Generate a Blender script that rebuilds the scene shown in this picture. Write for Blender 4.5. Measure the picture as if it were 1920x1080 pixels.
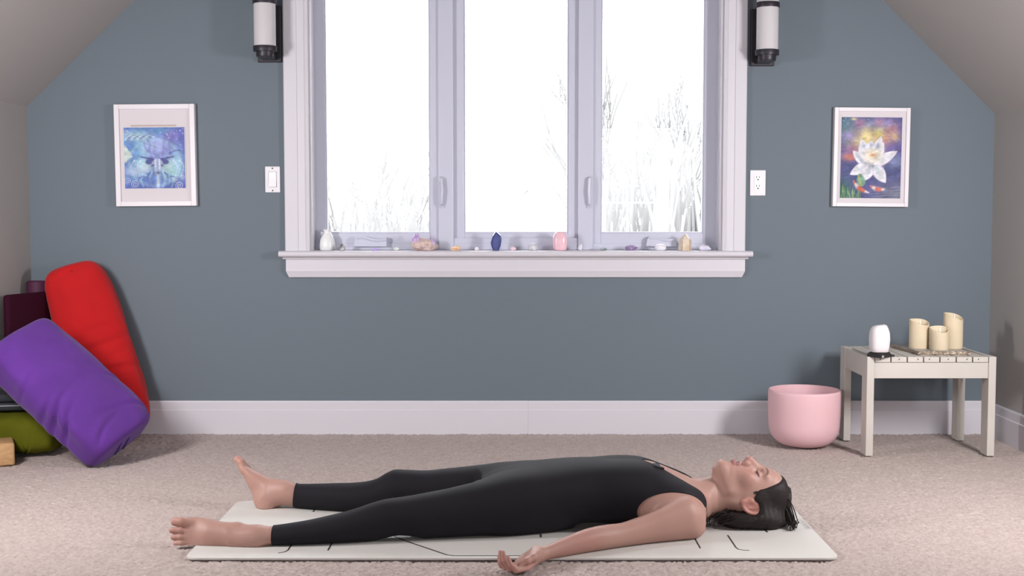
import bpy, bmesh, math, random
import numpy as np
from mathutils import Vector, Matrix, noise as mnoise

# ------------------------------------------------------------------ scene, camera, light
for o in list(bpy.data.objects):
    bpy.data.objects.remove(o, do_unlink=True)
S = bpy.context.scene
COL = S.collection
F, H = 2320.0, 0.99                      # focal length in pixels of a 1920 wide frame, eye height
TILT = math.atan(147 / F)
cam = bpy.data.cameras.new('camera')
cam.sensor_width = 36
cam.lens = F / 1920 * 36
cam.clip_start, cam.clip_end = 0.05, 300
co = bpy.data.objects.new('camera', cam)
co.location = (0, 0, H)
co.rotation_euler = (math.pi / 2 - TILT, 0, 0)
COL.objects.link(co)
S.camera = co

SKY = 11.0
w = bpy.data.worlds.new('overcast_sky')
S.world = w
w.use_nodes = True
w.node_tree.nodes['Background'].inputs[0].default_value = (0.93, 0.96, 1.0, 1)
w.node_tree.nodes['Background'].inputs[1].default_value = SKY


def area(name, loc, target, sx, sy, watts, col):
    l = bpy.data.lights.new(name, 'AREA')
    l.shape = 'RECTANGLE'
    l.size, l.size_y, l.energy, l.color = sx, sy, watts, col
    o = bpy.data.objects.new(name, l)
    o.location = loc
    o.rotation_euler = (Vector(target) - Vector(loc)).to_track_quat('-Z', 'Y').to_euler()
    COL.objects.link(o)
    return o


area('softbox_right', (2.0, 3.3, 1.2), (0.3, 5.4, 0.55), 0.32, 0.5, 43, (1.0, 0.965, 0.98))
area('softbox_left', (-2.0, 3.3, 1.2), (-0.3, 5.4, 0.55), 0.32, 0.5, 37, (1.0, 0.965, 0.98))
area('rear_window_light', (1.15, -2.05, 1.3), (0.2, 5.0, 0.6), 1.5, 1.1, 31, (0.97, 0.96, 1.0))
area('rear_window_light.001', (-1.15, -2.05, 1.3), (-0.2, 5.0, 0.6), 1.5, 1.1, 31, (0.97, 0.96, 1.0))

S.view_settings.view_transform = 'Standard'
S.view_settings.look = 'None'
S.view_settings.gamma = 1
S.view_settings.use_curve_mapping = False
S.view_settings.exposure = 0.0

WALL = 5.455                              # front face of the back wall


# ------------------------------------------------------------------ pixel helpers (1920x1080 frame)
def ray(px, py):
    u, v = (px - 960) / F, (540 - py) / F
    c, s = math.cos(TILT), math.sin(TILT)
    return np.array([u, c + v * s, -s + v * c])


def onz(px, py, z=0.0):
    d = ray(px, py)
    return d * ((z - H) / d[2]) + np.array([0, 0, H])


def ony(px, py, y=WALL):
    d = ray(px, py)
    return d * (y / d[1]) + np.array([0, 0, H])


# ------------------------------------------------------------------ materials
def lin(c):
    return tuple(((v / 255) / 12.92 if v / 255 <= .04045 else ((v / 255 + .055) / 1.055) ** 2.4) for v in c)


def mat(name, rgb, rough=.6, bump=0, bscale=200, var=0, vscale=8, metal=0, spec=.5, trans=0, sss=0,
        coat=0, sheen=0, attr=None, emit=0, ior=1.45, rgb2=None, stretch=None, bdist=.002, detail=3):
    m = bpy.data.materials.new(name)
    m.use_nodes = True
    nt = m.node_tree
    N, L = nt.nodes, nt.links
    b = N['Principled BSDF']
    c = tuple(rgb) + (1,)
    b.inputs['Base Color'].default_value = c
    b.inputs['Roughness'].default_value = rough
    b.inputs['Metallic'].default_value = metal
    b.inputs['Specular IOR Level'].default_value = spec
    b.inputs['Transmission Weight'].default_value = trans
    b.inputs['Subsurface Weight'].default_value = sss
    b.inputs['Subsurface Radius'].default_value = (1, .45, .25)
    b.inputs['Subsurface Scale'].default_value = .012
    b.inputs['Coat Weight'].default_value = coat
    b.inputs['Sheen Weight'].default_value = sheen
    b.inputs['IOR'].default_value = ior
    if emit:
        b.inputs['Emission Color'].default_value = c
        b.inputs['Emission Strength'].default_value = emit
    tc = N.new('ShaderNodeTexCoord')
    vec = tc.outputs['Object']
    if stretch:
        mp = N.new('ShaderNodeMapping')
        mp.inputs['Scale'].default_value = stretch
        L.new(vec, mp.inputs[0])
        vec = mp.outputs[0]
    base = None
    if attr:
        a = N.new('ShaderNodeVertexColor')
        a.layer_name = attr
        base = a.outputs[0]
        L.new(base, b.inputs['Base Color'])
    if var:
        n = N.new('ShaderNodeTexNoise')
        n.inputs['Scale'].default_value = vscale
        n.inputs['Detail'].default_value = detail
        L.new(vec, n.inputs['Vector'])
        r = N.new('ShaderNodeMapRange')
        r.inputs[1].default_value, r.inputs[2].default_value = .3, .7
        L.new(n.outputs[0], r.inputs[0])
        mx = N.new('ShaderNodeMix')
        mx.data_type = 'RGBA'
        if rgb2 is None:
            lo = tuple(v * (1 - var) for v in rgb) + (1,)
            hi = tuple(min(1, v * (1 + var)) for v in rgb) + (1,)
        else:
            lo, hi = tuple(rgb2) + (1,), c
        mx.inputs[6].default_value, mx.inputs[7].default_value = lo, hi
        L.new(r.outputs[0], mx.inputs[0])
        if base:
            mm = N.new('ShaderNodeMix')
            mm.data_type = 'RGBA'
            mm.blend_type = 'MULTIPLY'
            mm.inputs[0].default_value = 1
            L.new(base, mm.inputs[6])
            L.new(mx.outputs[2], mm.inputs[7])
            L.new(mm.outputs[2], b.inputs['Base Color'])
        else:
            L.new(mx.outputs[2], b.inputs['Base Color'])
    if bump:
        n = N.new('ShaderNodeTexNoise')
        n.inputs['Scale'].default_value = bscale
        n.inputs['Detail'].default_value = 4
        L.new(vec, n.inputs['Vector'])
        bp = N.new('ShaderNodeBump')
        bp.inputs['Strength'].default_value = bump
        bp.inputs['Distance'].default_value = bdist
        L.new(n.outputs[0], bp.inputs['Height'])
        L.new(bp.outputs[0], b.inputs['Normal'])
    return m


def glass_mat():
    m = bpy.data.materials.new('window_glass')
    m.use_nodes = True
    nt = m.node_tree
    N, L = nt.nodes, nt.links
    out = N['Material Output']
    N.remove(N['Principled BSDF'])
    t, g, x, f = (N.new('ShaderNodeBsdfTransparent'), N.new('ShaderNodeBsdfGlossy'), N.new('ShaderNodeMixShader'),
                  N.new('ShaderNodeFresnel'))
    g.inputs['Roughness'].default_value = .0
    f.inputs[0].default_value = 1.45
    L.new(f.outputs[0], x.inputs[0])
    L.new(t.outputs[0], x.inputs[1])
    L.new(g.outputs[0], x.inputs[2])
    L.new(x.outputs[0], out.inputs[0])
    return m


M = dict(
    wall=mat('slate_blue_paint', (.150, .183, .212), .75, bump=.05, bscale=500, spec=.3),
    greywall=mat('warm_grey_paint', (.405, .385, .37), .8, bump=.04, bscale=400, spec=.25),
    trim=mat('white_trim_paint', (.645, .63, .675), .45, spec=.4),
    vinyl=mat('white_vinyl', (.56, .575, .68), .35),
    glass=glass_mat(),
    snow=mat('snow_ground', (.8, .82, .85), .9),
    bark=mat('pale_bark', (.118, .116, .113), .9, spec=.1),
    post=mat('white_post_paint', (.6, .6, .6), .7),
    carpet=mat('beige_carpet', (.515, .43, .40), .95, var=.2, vscale=90, detail=5, bump=.5, bscale=260, spec=.05, sheen=.15, rgb2=(.39, .315, .285)),
    matw=mat('cream_rubber', (.62, .60, .565), .6, bump=.05, bscale=900, spec=.3),
    line=mat('dark_print', (.055, .045, .04), .6),
    textg=mat('grey_print', (.36, .34, .33), .6),
    red=mat('red_cotton', (.46, .012, .014), .9, bump=.12, bscale=900, sheen=.1, var=.06, vscale=6, spec=.15),
    purple=mat('purple_cotton', (.105, .032, .235), .9, bump=.12, bscale=900, sheen=.15, var=.1, vscale=7, spec=.15),
    green=mat('olive_cotton', (.10, .105, .006), .9, bump=.12, bscale=900, var=.1, vscale=6, spec=.15),
    maroon=mat('maroon_vinyl', (.030, .003, .012), .8, spec=.12, bump=.05, bscale=60),
    maroon2=mat('plum_rubber', (.085, .022, .055), .6, spec=.3),
    navy=mat('charcoal_cloth', (.025, .028, .035), .8),
    piping=mat('grey_piping', (.25, .25, .27), .7),
    cork=mat('tan_wood', (.48, .29, .135), .7, var=.14, vscale=14, stretch=(1, 6, 6)),
    pink=mat('frosted_pink_crystal', (.74, .485, .52), .55, sss=.12, spec=.35, bump=.03, bscale=600),
    cream=mat('cream_painted_wood', (.55, .52, .475), .55, var=.05, vscale=5, bump=.05, bscale=80, spec=.35),
    screw=mat('dark_screw', (.08, .07, .06), .6),
    wax=mat('ivory_wax', (.70, .60, .43), .5, sss=.25, var=.05, vscale=10, spec=.35),
    flame=mat('white_plastic_flame', (.9, .85, .74), .4),
    salt=mat('white_salt_crystal', (.74, .71, .73), .6, sss=.2, bump=.25, bscale=60, bdist=.004),
    blackw=mat('black_lacquer', (.02, .018, .02), .35),
    metal=mat('steel', (.5, .5, .5), .35, metal=1),
    slab=mat('grey_agate', (.36, .34, .32), .4, var=.18, vscale=9),
    gilt=mat('gilded_edge', (.46, .38, .30), .3, metal=.7, bump=1, bscale=90, bdist=.01),
    bronze=mat('dark_bronze', (.030, .027, .036), .4, metal=.3, spec=.5),
    opal=mat('opal_glass', (.60, .585, .60), .25, spec=.5, sss=.1),
    plate=mat('white_plastic', (.72, .71, .75), .35),
    plate2=mat('bright_white_plastic', (.82, .82, .84), .3),
    slot=mat('slot_dark', (.04, .04, .04), .6),
    frame=mat('white_frame_lacquer', (.70, .67, .70), .4),
    paper=mat('white_paper', (.66, .62, .645), .8, spec=.2),
    tan=mat('tan_board', (.48, .40, .37), .8),
    printm=mat('ink_print', (1, 1, 1), .55, attr='ink', spec=.3),
    skin=mat('skin', (1, 1, 1), .5, attr='tone', sss=.12, bump=.06, bscale=350, bdist=.001, spec=.4),
    black=mat('black_jersey', (.0105, .0098, .0132), .8, bump=.08, bscale=1200, sheen=.02, spec=.25),
    hair=mat('dark_brown_hair', (.012, .009, .010), .6, bump=.3, bscale=60, stretch=(1.2, 5, 5), bdist=.002, spec=.3, var=.5, vscale=30, rgb2=(.022, .015, .014)),
    mic=mat('grey_plastic', (.13, .135, .155), .5),
    ceramic=mat('white_ceramic', (.80, .81, .80), .3),
)


# ------------------------------------------------------------------ mesh helpers
def wloc(o):
    v = Vector((0, 0, 0))
    while o is not None:
        v = v + o.location
        o = o.parent
    return v


def mk(name, V, Fc, m, parent=None, smooth=False, label=None, cat=None, group=None, kind=None, loc=None, angle=None):
    """One mesh object from world-space vertices; its origin is at the base centre (or the parent's)."""
    V = np.asarray(V, dtype=np.float64)
    if parent is not None:
        o0 = np.array(wloc(parent))
        lo = (0, 0, 0)
    else:
        mn, mx = V.min(0), V.max(0)
        o0 = np.array(loc if loc is not None else ((mn[0] + mx[0]) / 2, (mn[1] + mx[1]) / 2, mn[2]))
        lo = tuple(o0)
    me = bpy.data.meshes.new(name)
    me.from_pydata((V - o0).tolist(), [], Fc if isinstance(Fc, list) else Fc.tolist())
    me.update()
    o = bpy.data.objects.new(name, me)
    o.location = lo
    o.parent = parent
    COL.objects.link(o)
    if m is not None:
        me.materials.append(M[m] if isinstance(m, str) else m)
    if smooth:
        me.polygons.foreach_set('use_smooth', [True] * len(me.polygons))
        if angle:
            me.set_sharp_from_angle(angle=math.radians(angle))
    if label: o['label'] = label
    if cat: o['category'] = cat
    if group: o['group'] = group
    if kind: o['kind'] = kind
    return o


def thing(name, loc, label, cat, group=None):
    o = bpy.data.objects.new(name, None)
    o.empty_display_size = .05
    o.location = loc
    o['label'] = label
    o['category'] = cat
    if group: o['group'] = group
    COL.objects.link(o)
    return o


class G:
    """Collects shapes into one vertex / face list."""
    def __init__(s): s.V, s.F = [], []

    def add(s, V, Fc):
        n = len(s.V)
        s.V += [tuple(map(float, v)) for v in V]
        s.F += [tuple(int(i) + n for i in f) for f in Fc]
        return s

    def bm(s, b):
        b.verts.index_update()
        return s.add([v.co for v in b.verts], [[v.index for v in f.verts] for f in b.faces])

    def box(s, x0, x1, y0, y1, z0, z1, bev=0, seg=2, mtx=None):
        b = bmesh.new()
        bmesh.ops.create_cube(b, size=1)
        for v in b.verts:
            v.co = Vector(((x0 + x1) / 2 + v.co.x * (x1 - x0), (y0 + y1) / 2 + v.co.y * (y1 - y0), (z0 + z1) / 2 + v.co.z * (z1 - z0)))
        if bev:
            bmesh.ops.bevel(b, geom=b.edges[:], offset=bev, segments=seg, affect='EDGES', profile=.5)
        if mtx is not None:
            b.transform(mtx)
        s.bm(b)
        b.free()
        return s

    def prism(s, poly, axis, a0, a1):
        """poly: 2D points; axis 'x','y','z' is the extrusion axis."""
        def p(q, a):
            return {'x': (a, q[0], q[1]), 'y': (q[0], a, q[1]), 'z': (q[0], q[1], a)}[axis]
        n = len(poly)
        V = [p(q, a0) for q in poly] + [p(q, a1) for q in poly]
        Fc = [tuple(range(n))[::-1], tuple(range(n, 2 * n))] + [(i, (i + 1) % n, n + (i + 1) % n, n + i) for i in range(n)]
        b = bmesh.new()
        vs = [b.verts.new(v) for v in V]
        for f in Fc: b.faces.new([vs[i] for i in f])
        bmesh.ops.recalc_face_normals(b, faces=b.faces[:])
        s.bm(b)
        b.free()
        return s

    def lathe(s, prof, c, n=48, axis='z'):
        """prof: (r, h) list; closed when r is 0 at the ends."""
        V, Fc = [], []
        for r, h in prof:
            for i in range(n):
                a = 2 * math.pi * i / n
                q = (r * math.cos(a), r * math.sin(a))
                V.append((c[0] + q[0], c[1] + q[1], c[2] + h) if axis == 'z' else (c[0] + q[0], c[1] + h, c[2] + q[1]))
        m = len(prof)
        for j in range(m - 1):
            for i in range(n):
                k = (i + 1) % n
                f = (j * n + i, j * n + k, (j + 1) * n + k, (j + 1) * n + i)
                Fc.append(f if axis == 'z' else f[::-1])
        if prof[0][0] > 1e-6: Fc.append(tuple(range(n))[::-1] if axis == 'z' else tuple(range(n)))
        if prof[-1][0] > 1e-6:
            t = tuple(range((m - 1) * n, m * n))
            Fc.append(t if axis == 'z' else t[::-1])
        return s.add(V, Fc)

    def tube(s, pts, r, n=8, cap=True):
        pts = [Vector(p) for p in pts]
        R = r if isinstance(r, (list, tuple, np.ndarray)) else [r] * len(pts)
        V, Fc = [], []
        up = None
        for i, p in enumerate(pts):
            t = (pts[min(i + 1, len(pts) - 1)] - pts[max(i - 1, 0)]).normalized()
            if up is None:
                up = t.orthogonal().normalized()
            up = (up - t * up.dot(t)).normalized()
            sd = t.cross(up)
            for k in range(n):
                a = 2 * math.pi * k / n
                V.append(p + (up * math.cos(a) + sd * math.sin(a)) * R[i])
        for i in range(len(pts) - 1):
            for k in range(n):
                l = (k + 1) % n
                Fc.append((i * n + k, i * n + l, (i + 1) * n + l, (i + 1) * n + k))
        if cap:
            Fc.append(tuple(range(n))[::-1])
            Fc.append(tuple(range((len(pts) - 1) * n, len(pts) * n)))
        return s.add(V, Fc)

    def obj(s, name, m, parent=None, **k):
        return mk(name, s.V, s.F, m, parent, **k)


def struct(g, name, m, **k):
    return g.obj(name, m, kind='structure', **k)

# ------------------------------------------------------------------ room shell
XL, XR, REAR = -2.123, 2.114, -2.2
ZL, ZR = ony(53, 200)[2], ony(1862, 213)[2]           # tops of the knee walls
aL, aR = ony(252, 0), ony(1655, 0)
SLL = (aL[2] - ZL) / (aL[0] - XL)
SLR = (aR[2] - ZR) / (XR - aR[0])
ZC = 2.72                                             # flat strip of the ceiling
TLx, TRx = XL + (ZC - ZL) / SLL, XR - (ZC - ZR) / SLR
OX0, OX1 = ony(580, 300)[0], ony(1355, 300)[0]        # window opening
OZ0, OZ1 = ony(960, 470)[2] - .012, 2.30


def roof(x):
    return min(ZC, ZL + (x - XL) * SLL, ZR + (XR - x) * SLR)


g = G()
B0, B1 = WALL, WALL + .16
g.prism([(XL, -.05), (OX0, -.05), (OX0, roof(OX0)), (XL, ZL)], 'y', B0, B1)
g.prism([(OX1, -.05), (XR, -.05), (XR, ZR), (OX1, roof(OX1))], 'y', B0, B1)
g.prism([(OX0, -.05), (OX1, -.05), (OX1, OZ0), (OX0, OZ0)], 'y', B0, B1)
g.prism([(OX0, OZ1), (OX1, OZ1), (OX1, roof(OX1)), (TRx, ZC), (TLx, ZC), (OX0, roof(OX0))], 'y', B0, B1)
struct(g, 'wall_back', 'wall')
struct(G().box(XL - .12, XL, REAR, B1, -.05, ZL + .05), 'wall_left', 'greywall')
struct(G().box(XR, XR + .12, REAR, B1, -.05, ZR + .05), 'wall_right', 'greywall')
struct(G().prism([(XL, 0), (XR, 0), (XR, ZR), (TRx, ZC), (TLx, ZC), (XL, ZL)], 'y', REAR - .12, REAR), 'wall_rear', 'greywall')
e = .12
struct(G().prism([(XL, ZL), (TLx, ZC), (TLx, ZC + e), (XL - e, ZL)], 'y', REAR, B1), 'ceiling', 'greywall')
struct(G().prism([(XR, ZR), (TRx, ZC), (TRx, ZC + e), (XR + e, ZR)], 'y', REAR, B1), 'ceiling', 'greywall')
struct(G().box(TLx, TRx, REAR, B1, ZC, ZC + e), 'ceiling', 'greywall')

# carpeted floor: tufted relief where the camera sees it
rng = np.random.default_rng(4)
ys = np.concatenate([np.linspace(REAR, 2.9, 12), np.linspace(2.906, WALL, 426)])
xs = np.linspace(XL, XR, 700)
X, Yg = np.meshgrid(xs, ys)
fine = (Yg > 2.905)
zz = -.001 - rng.random(X.shape) ** 1.5 * .0075 * fine
lo = rng.random((40, 60))
bi = np.clip((Yg - 2.9) / 2.6, 0, .999) * 38
bj = (X - XL) / (XR - XL) * 58
i0, j0 = bi.astype(int), bj.astype(int)
fi, fj = bi - i0, bj - j0
lowf = lo[i0, j0] * (1 - fi) * (1 - fj) + lo[i0 + 1, j0] * fi * (1 - fj) + lo[i0, j0 + 1] * (1 - fi) * fj + lo[i0 + 1, j0 + 1] * fi * fj
zz -= lowf * .003 * fine
jx = (rng.random(X.shape) - .5) * .003 * fine
jy = (rng.random(X.shape) - .5) * .003 * fine
ny, nx = X.shape
idx = np.arange(ny * nx).reshape(ny, nx)
fl = np.stack([idx[:-1, :-1], idx[:-1, 1:], idx[1:, 1:], idx[1:, :-1]], -1).reshape(-1, 4)
mk('floor', np.stack([np.clip(X + jx, XL, XR), np.clip(Yg + jy, REAR, WALL), zz], -1).reshape(-1, 3), fl, 'carpet', kind='structure', smooth=True, loc=(0, 2, 0))

# baseboards
BT = ony(960, 752, WALL - .015)[2]
prof = [(0, -.02), (.015, -.02), (.015, BT - .042), (.011, BT - .038), (.011, BT - .006), (.008, BT), (0, BT)]
struct(G().prism([(WALL - a, b) for a, b in prof], 'x', XL, ony(990, 790)[0]).prism([(WALL - a, b) for a, b in prof], 'x', ony(990, 790)[0] + .0006, XR), 'baseboard_back', 'trim')
struct(G().prism([(XL + a, b) for a, b in prof], 'y', REAR, WALL - .015), 'baseboard_left', 'trim')
struct(G().prism([(XR - a, b) for a, b in prof], 'y', REAR, WALL - .015), 'baseboard_right', 'trim')

# ------------------------------------------------------------------ window
W1 = bpy.data.objects.new('window_1', None)
W1.location = ((OX0 + OX1) / 2, WALL, OZ0)
W1['kind'] = 'structure'
W1['label'] = 'white three-pane window with wide casing in the blue wall'
COL.objects.link(W1)
CX0, CX1 = ony(532, 250, WALL - .02)[0], ony(1400, 250, WALL - .02)[0]
CT = OZ1 + (OX0 - CX0)


def casing(x_in, x_out, name):
    sgn = 1 if x_out > x_in else -1
    wd = abs(x_out - x_in)
    pr = [(0, 0), (0, .014), (.012, .020), (.018, .015), (.048, .015), (.050, .019), (wd - .004, .021), (wd, .017), (wd, 0)]
    return G().prism([(x_in + sgn * a, WALL - b) for a, b in pr], 'z', OZ0, CT).obj(name, 'trim', W1)


casing(OX0, CX0, 'casing')
casing(OX1, CX1, 'casing')
G().prism([(OX0, OZ1), (OX1, OZ1), (OX1, CT), (OX0, CT)], 'y', WALL - .02, WALL).obj('casing', 'trim', W1)
# stool (sill board) with rounded nose, a small cove under it, and the apron
SX0, SX1 = ony(522, 476, WALL - .06)[0], ony(1412, 478, WALL - .06)[0]
ST = OZ0 + .012
nose = [(WALL + .13, ST - .026), (WALL + .13, ST)] + [(WALL - .052 - .013 * math.sin(t), ST - .013 + .013 * math.cos(t)) for t in np.linspace(0, math.pi, 9)]
g = G()
g.prism([(y, z) for y, z in nose[2:]] + [(WALL - .0005, ST - .026), (WALL - .0005, ST)], 'x', SX0, SX1)
g.box(OX0 + .001, OX1 - .001, WALL - .001, WALL + .13, ST - .012, ST)
g.obj('sill', 'trim', W1)
AB = ony(960, 520, WALL - .02)[2]
AX0, AX1 = ony(536, 500, WALL - .02)[0], ony(1397, 500, WALL - .02)[0]
g = G()
g.prism([(WALL, ST - .026), (WALL - .034, ST - .026), (WALL - .030, ST - .036), (WALL, ST - .036)], 'x', AX0 - .012, AX1 + .012)
g.obj('cove_moulding', 'trim', W1)
g = G()
za, zb = ST - .036, AB + .028
g.box(AX0, AX1, WALL - .019, WALL, zb, za)
b = bmesh.new()
V = [(AX0, WALL - .022, zb), (AX1, WALL - .022, zb), (AX1 - .012, WALL - .012, AB), (AX0 + .012, WALL - .012, AB),
     (AX0, WALL, zb), (AX1, WALL, zb), (AX1 - .012, WALL, AB), (AX0 + .012, WALL, AB)]
g.add(V, [(3, 2, 1, 0), (4, 5, 6, 7), (0, 1, 5, 4), (2, 3, 7, 6), (1, 2, 6, 5), (3, 0, 4, 7)])
g.obj('apron', 'trim', W1)
b.free()
# jamb lining
JY = WALL + .10
g = G()
g.box(OX0, OX0 + .008, WALL, JY, ST, OZ1)
g.box(OX1 - .008, OX1, WALL, JY, ST, OZ1)
g.box(OX0, OX1, WALL, JY, OZ1 - .008, OZ1)
g.obj('jamb', 'trim', W1)
# vinyl frame and sashes
FY0, FY1 = JY, JY + .07


def wx(px): return ony(px, 300, FY0)[0]


GZ0 = ony(960, 437, FY0 + .02)[2]
gl = [(610, 806), (870, 1066), (1127, 1320)]
fr = [(586, 830), (840, 1094), (1104, 1347)]


def ring(g, x0, x1, z0, z1, X0, X1, Z0, Z1, y0, y1, bev=.003):
    g.box(X0, x0, y0, y1, Z0, Z1, bev)
    g.box(x1, X1, y0, y1, Z0, Z1, bev)
    g.box(x0, x1, y0, y1, Z0, z0, bev)
    g.box(x0, x1, y0, y1, z1, Z1, bev)


g = G()
g.box(OX0, wx(590), FY0, FY1, ST, OZ1, .002)
g.box(wx(1343), OX1, FY0, FY1, ST, OZ1, .002)
g.box(OX0, OX1, FY0 + .002, FY1, ST, ony(960, 456, FY0)[2], .002)
g.box(wx(835), wx(1100), FY0 + .003, FY1, ST, ony(960, 446, FY0)[2], .002)
g.box(OX0, OX1, FY0, FY1, OZ1 - .03, OZ1, .002)
for a in (822, 1084):
    g.box(wx(a), wx(a + 28), FY0 - .006, FY1, ST, OZ1, .003)
g.obj('frame', 'vinyl', W1)
ZT = OZ1 - .05
for k, ((a, b), (c, d)) in enumerate(zip(gl, fr)):
    sash = G()
    yy = FY0 + (.006 if k != 1 else .016)
    zlo = ony(960, 460 if k != 1 else 447, FY0)[2]
    x0, x1 = wx(a), wx(b)
    X0, X1 = wx(c), wx(d)
    ring(sash, x0, x1, GZ0, ZT, X0 + .002, X1 - .002, zlo, OZ1 - .02, yy, yy + .045)
    t = .006                                                     # glazing bead
    ring(sash, x0 + t, x1 - t, GZ0 + t, ZT - t, x0 - .002, x1 + .002, GZ0 - .002, ZT + .002, yy + .006, yy + .03, .002)
    so = sash.obj('sash', 'vinyl', W1)
    G().box(x0, x1, yy + .022, yy + .026, GZ0, ZT).obj('pane', 'glass', so)
# locking levers on the mullions
for px_, s_ in ((828, 1), (1105, -1)):
    a, b = ony(px_, 332, FY0 - .01), ony(px_, 385, FY0 - .01)
    g = G()
    g.box(a[0] - .011, a[0] + .011, FY0 - .012, FY0 + .004, b[2] - .012, a[2] - .02, .002)
    pts = [(a[0], FY0 - .010, b[2]), (a[0], FY0 - .022, b[2] + .008), (a[0] + s_ * .003, FY0 - .028, (a[2] + b[2]) / 2), (a[0], FY0 - .024, a[2] - .006), (a[0] - s_ * .006, FY0 - .014, a[2])]
    g.tube(pts, [.006, .0065, .006, .0055, .004], 8)
    g.obj('lock_lever', 'vinyl', W1, smooth=True, angle=40)
# folded crank handles at the foot of the side sashes
for p0, p1 in ((664, 725), (1211, 1268)):
    a, b = ony(p0, 462, FY0 - .02), ony(p1, 462, FY0 - .02)
    zt = ony(p0, 443, FY0 - .02)[2]
    zc = a[2]
    g = G()
    n = 14
    top = []
    for i in range(n + 1):
        t = i / n
        top.append((a[0] + .006 + (b[0] - a[0] - .006) * t, zt - .006 + .007 * math.sin(t * 6.0 + .4) - (.008 if t < .05 else 0)))
    g.prism([(b[0], zc), (a[0], zc)] + top, 'y', FY0 - .03, FY0 + .004)
    g.tube([(x, FY0 - .031, z - .010) for x, z in top[1:]], .0035, 6)
    g.obj('crank_cover', 'vinyl', W1, smooth=True, angle=35)

# ------------------------------------------------------------------ outdoors: snow, bare trees, a post with wires
snow = G()
snow.box(-40, 40, 7, 60, -4.2, -4.0)
snow.obj('snow_ground', 'snow', kind='structure')


def tree(x, y, h, seed, spread=.5):
    r = random.Random(seed)
    g = G()

    def grow(p, d, ln, rad, depth):
        q = p + d * ln
        mid = p + d * ln * .5 + Vector((r.uniform(-1, 1), r.uniform(-1, 1), r.uniform(-.3, .3))) * ln * .05
        rad = max(rad, .016)
        g.tube([p, mid, q], [rad, rad * .85, rad * .7], 4, cap=False)
        if depth == 0: return
        for _ in range(3 if depth > 1 else 4):
            nd = (d + Vector((r.uniform(-1, 1), r.uniform(-1, 1), r.uniform(-.1, .7))) * spread).normalized()
            grow(p + d * ln * r.uniform(.45, 1), nd, ln * r.uniform(.55, .8), rad * .58, depth - 1)
    grow(Vector((x, y, -4.02)), Vector((r.uniform(-.06, .06), r.uniform(-.06, .06), 1)).normalized(), h * .42, h * .012, 4)
    return g


TREES = [(2.15, 17.5, 6.6, 1), (2.35, 22.5, 7.6, 2), (2.7, 27, 8.0, 3), (4.4, 33, 8.6, 4), (-2.2, 21, 6.6, 6), (-2.9, 27, 6.8, 7)]
for x, y, h, sd in TREES:
    tree(x, y, h, sd).obj('bare_tree', 'bark', label='faint bare tree outdoors beyond the bright window', cat='tree', group='bare trees beyond the window')
rs_ = random.Random(3)
brush = G()
for k in range(1300):                                     # leafless saplings and reeds at the edge of the lot
    left = k % 3 == 0
    y = rs_.uniform(13, 15.5) if not left else rs_.uniform(15, 18)
    px_ = rs_.uniform(1120, 1900) if not left else rs_.uniform(-100, 815)
    x = (px_ - 960) / F * y
    zt_ = ony(px_, 437 - abs(rs_.gauss(0, 1)) * (75 if not left else 38), y)[2]
    dx_ = rs_.uniform(-.25, .25)
    brush.tube([(x - dx_, y, -4.01), (x - dx_ * .3, y, zt_ - 1.2), (x + rs_.uniform(-.06, .06), y, zt_ - .5), (x + dx_ * .5, y, zt_)], [.030, .028, .024, .012], 4, cap=False)
bp_ = ony(986, 362, JY + .05)
G().tube([(bp_[0] - .011, bp_[1], bp_[2] - .013), (bp_[0] - .002, bp_[1], bp_[2]), (bp_[0] + .010, bp_[1], bp_[2] + .012)], [.0016, .0022, .003], 6).tube([(bp_[0] - .011, bp_[1], bp_[2] - .004), (bp_[0] - .004, bp_[1], bp_[2] - .003)], [.002, .0015], 6).obj('dry_sprig', 'bark', W1)
brush.obj('brush_thicket', 'bark', label='faint thicket of leafless saplings outdoors behind the wire fence', cat='brush', kind='stuff')
a, b = ony(1243, 265, 12), ony(1224, 437, 12)
t = thing('wire_fence', (float(b[0]) + .02, 12, -4.0), 'pale post with thin wires outdoors beyond the right pane', 'fence')
G().box(a[0] - .055, a[0] + .055, 11.95, 12.05, -4.0, a[2], .01).obj('post', 'post', t)
for py in (275, 380):
    z = ony(1200, py, 12)[2]
    G().tube([(0.7, 12, z), (a[0] - .04, 12, z)], .007, 6).obj('wire', 'post', t)

# ------------------------------------------------------------------ small helpers for soft and stony shapes
def spow(v, p): return math.copysign(abs(v) ** p, v)


def frame(e1, e2):
    e1 = Vector(e1).normalized()
    e2 = (Vector(e2) - e1 * e1.dot(Vector(e2))).normalized()
    return e1, e2, e1.cross(e2)


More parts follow.
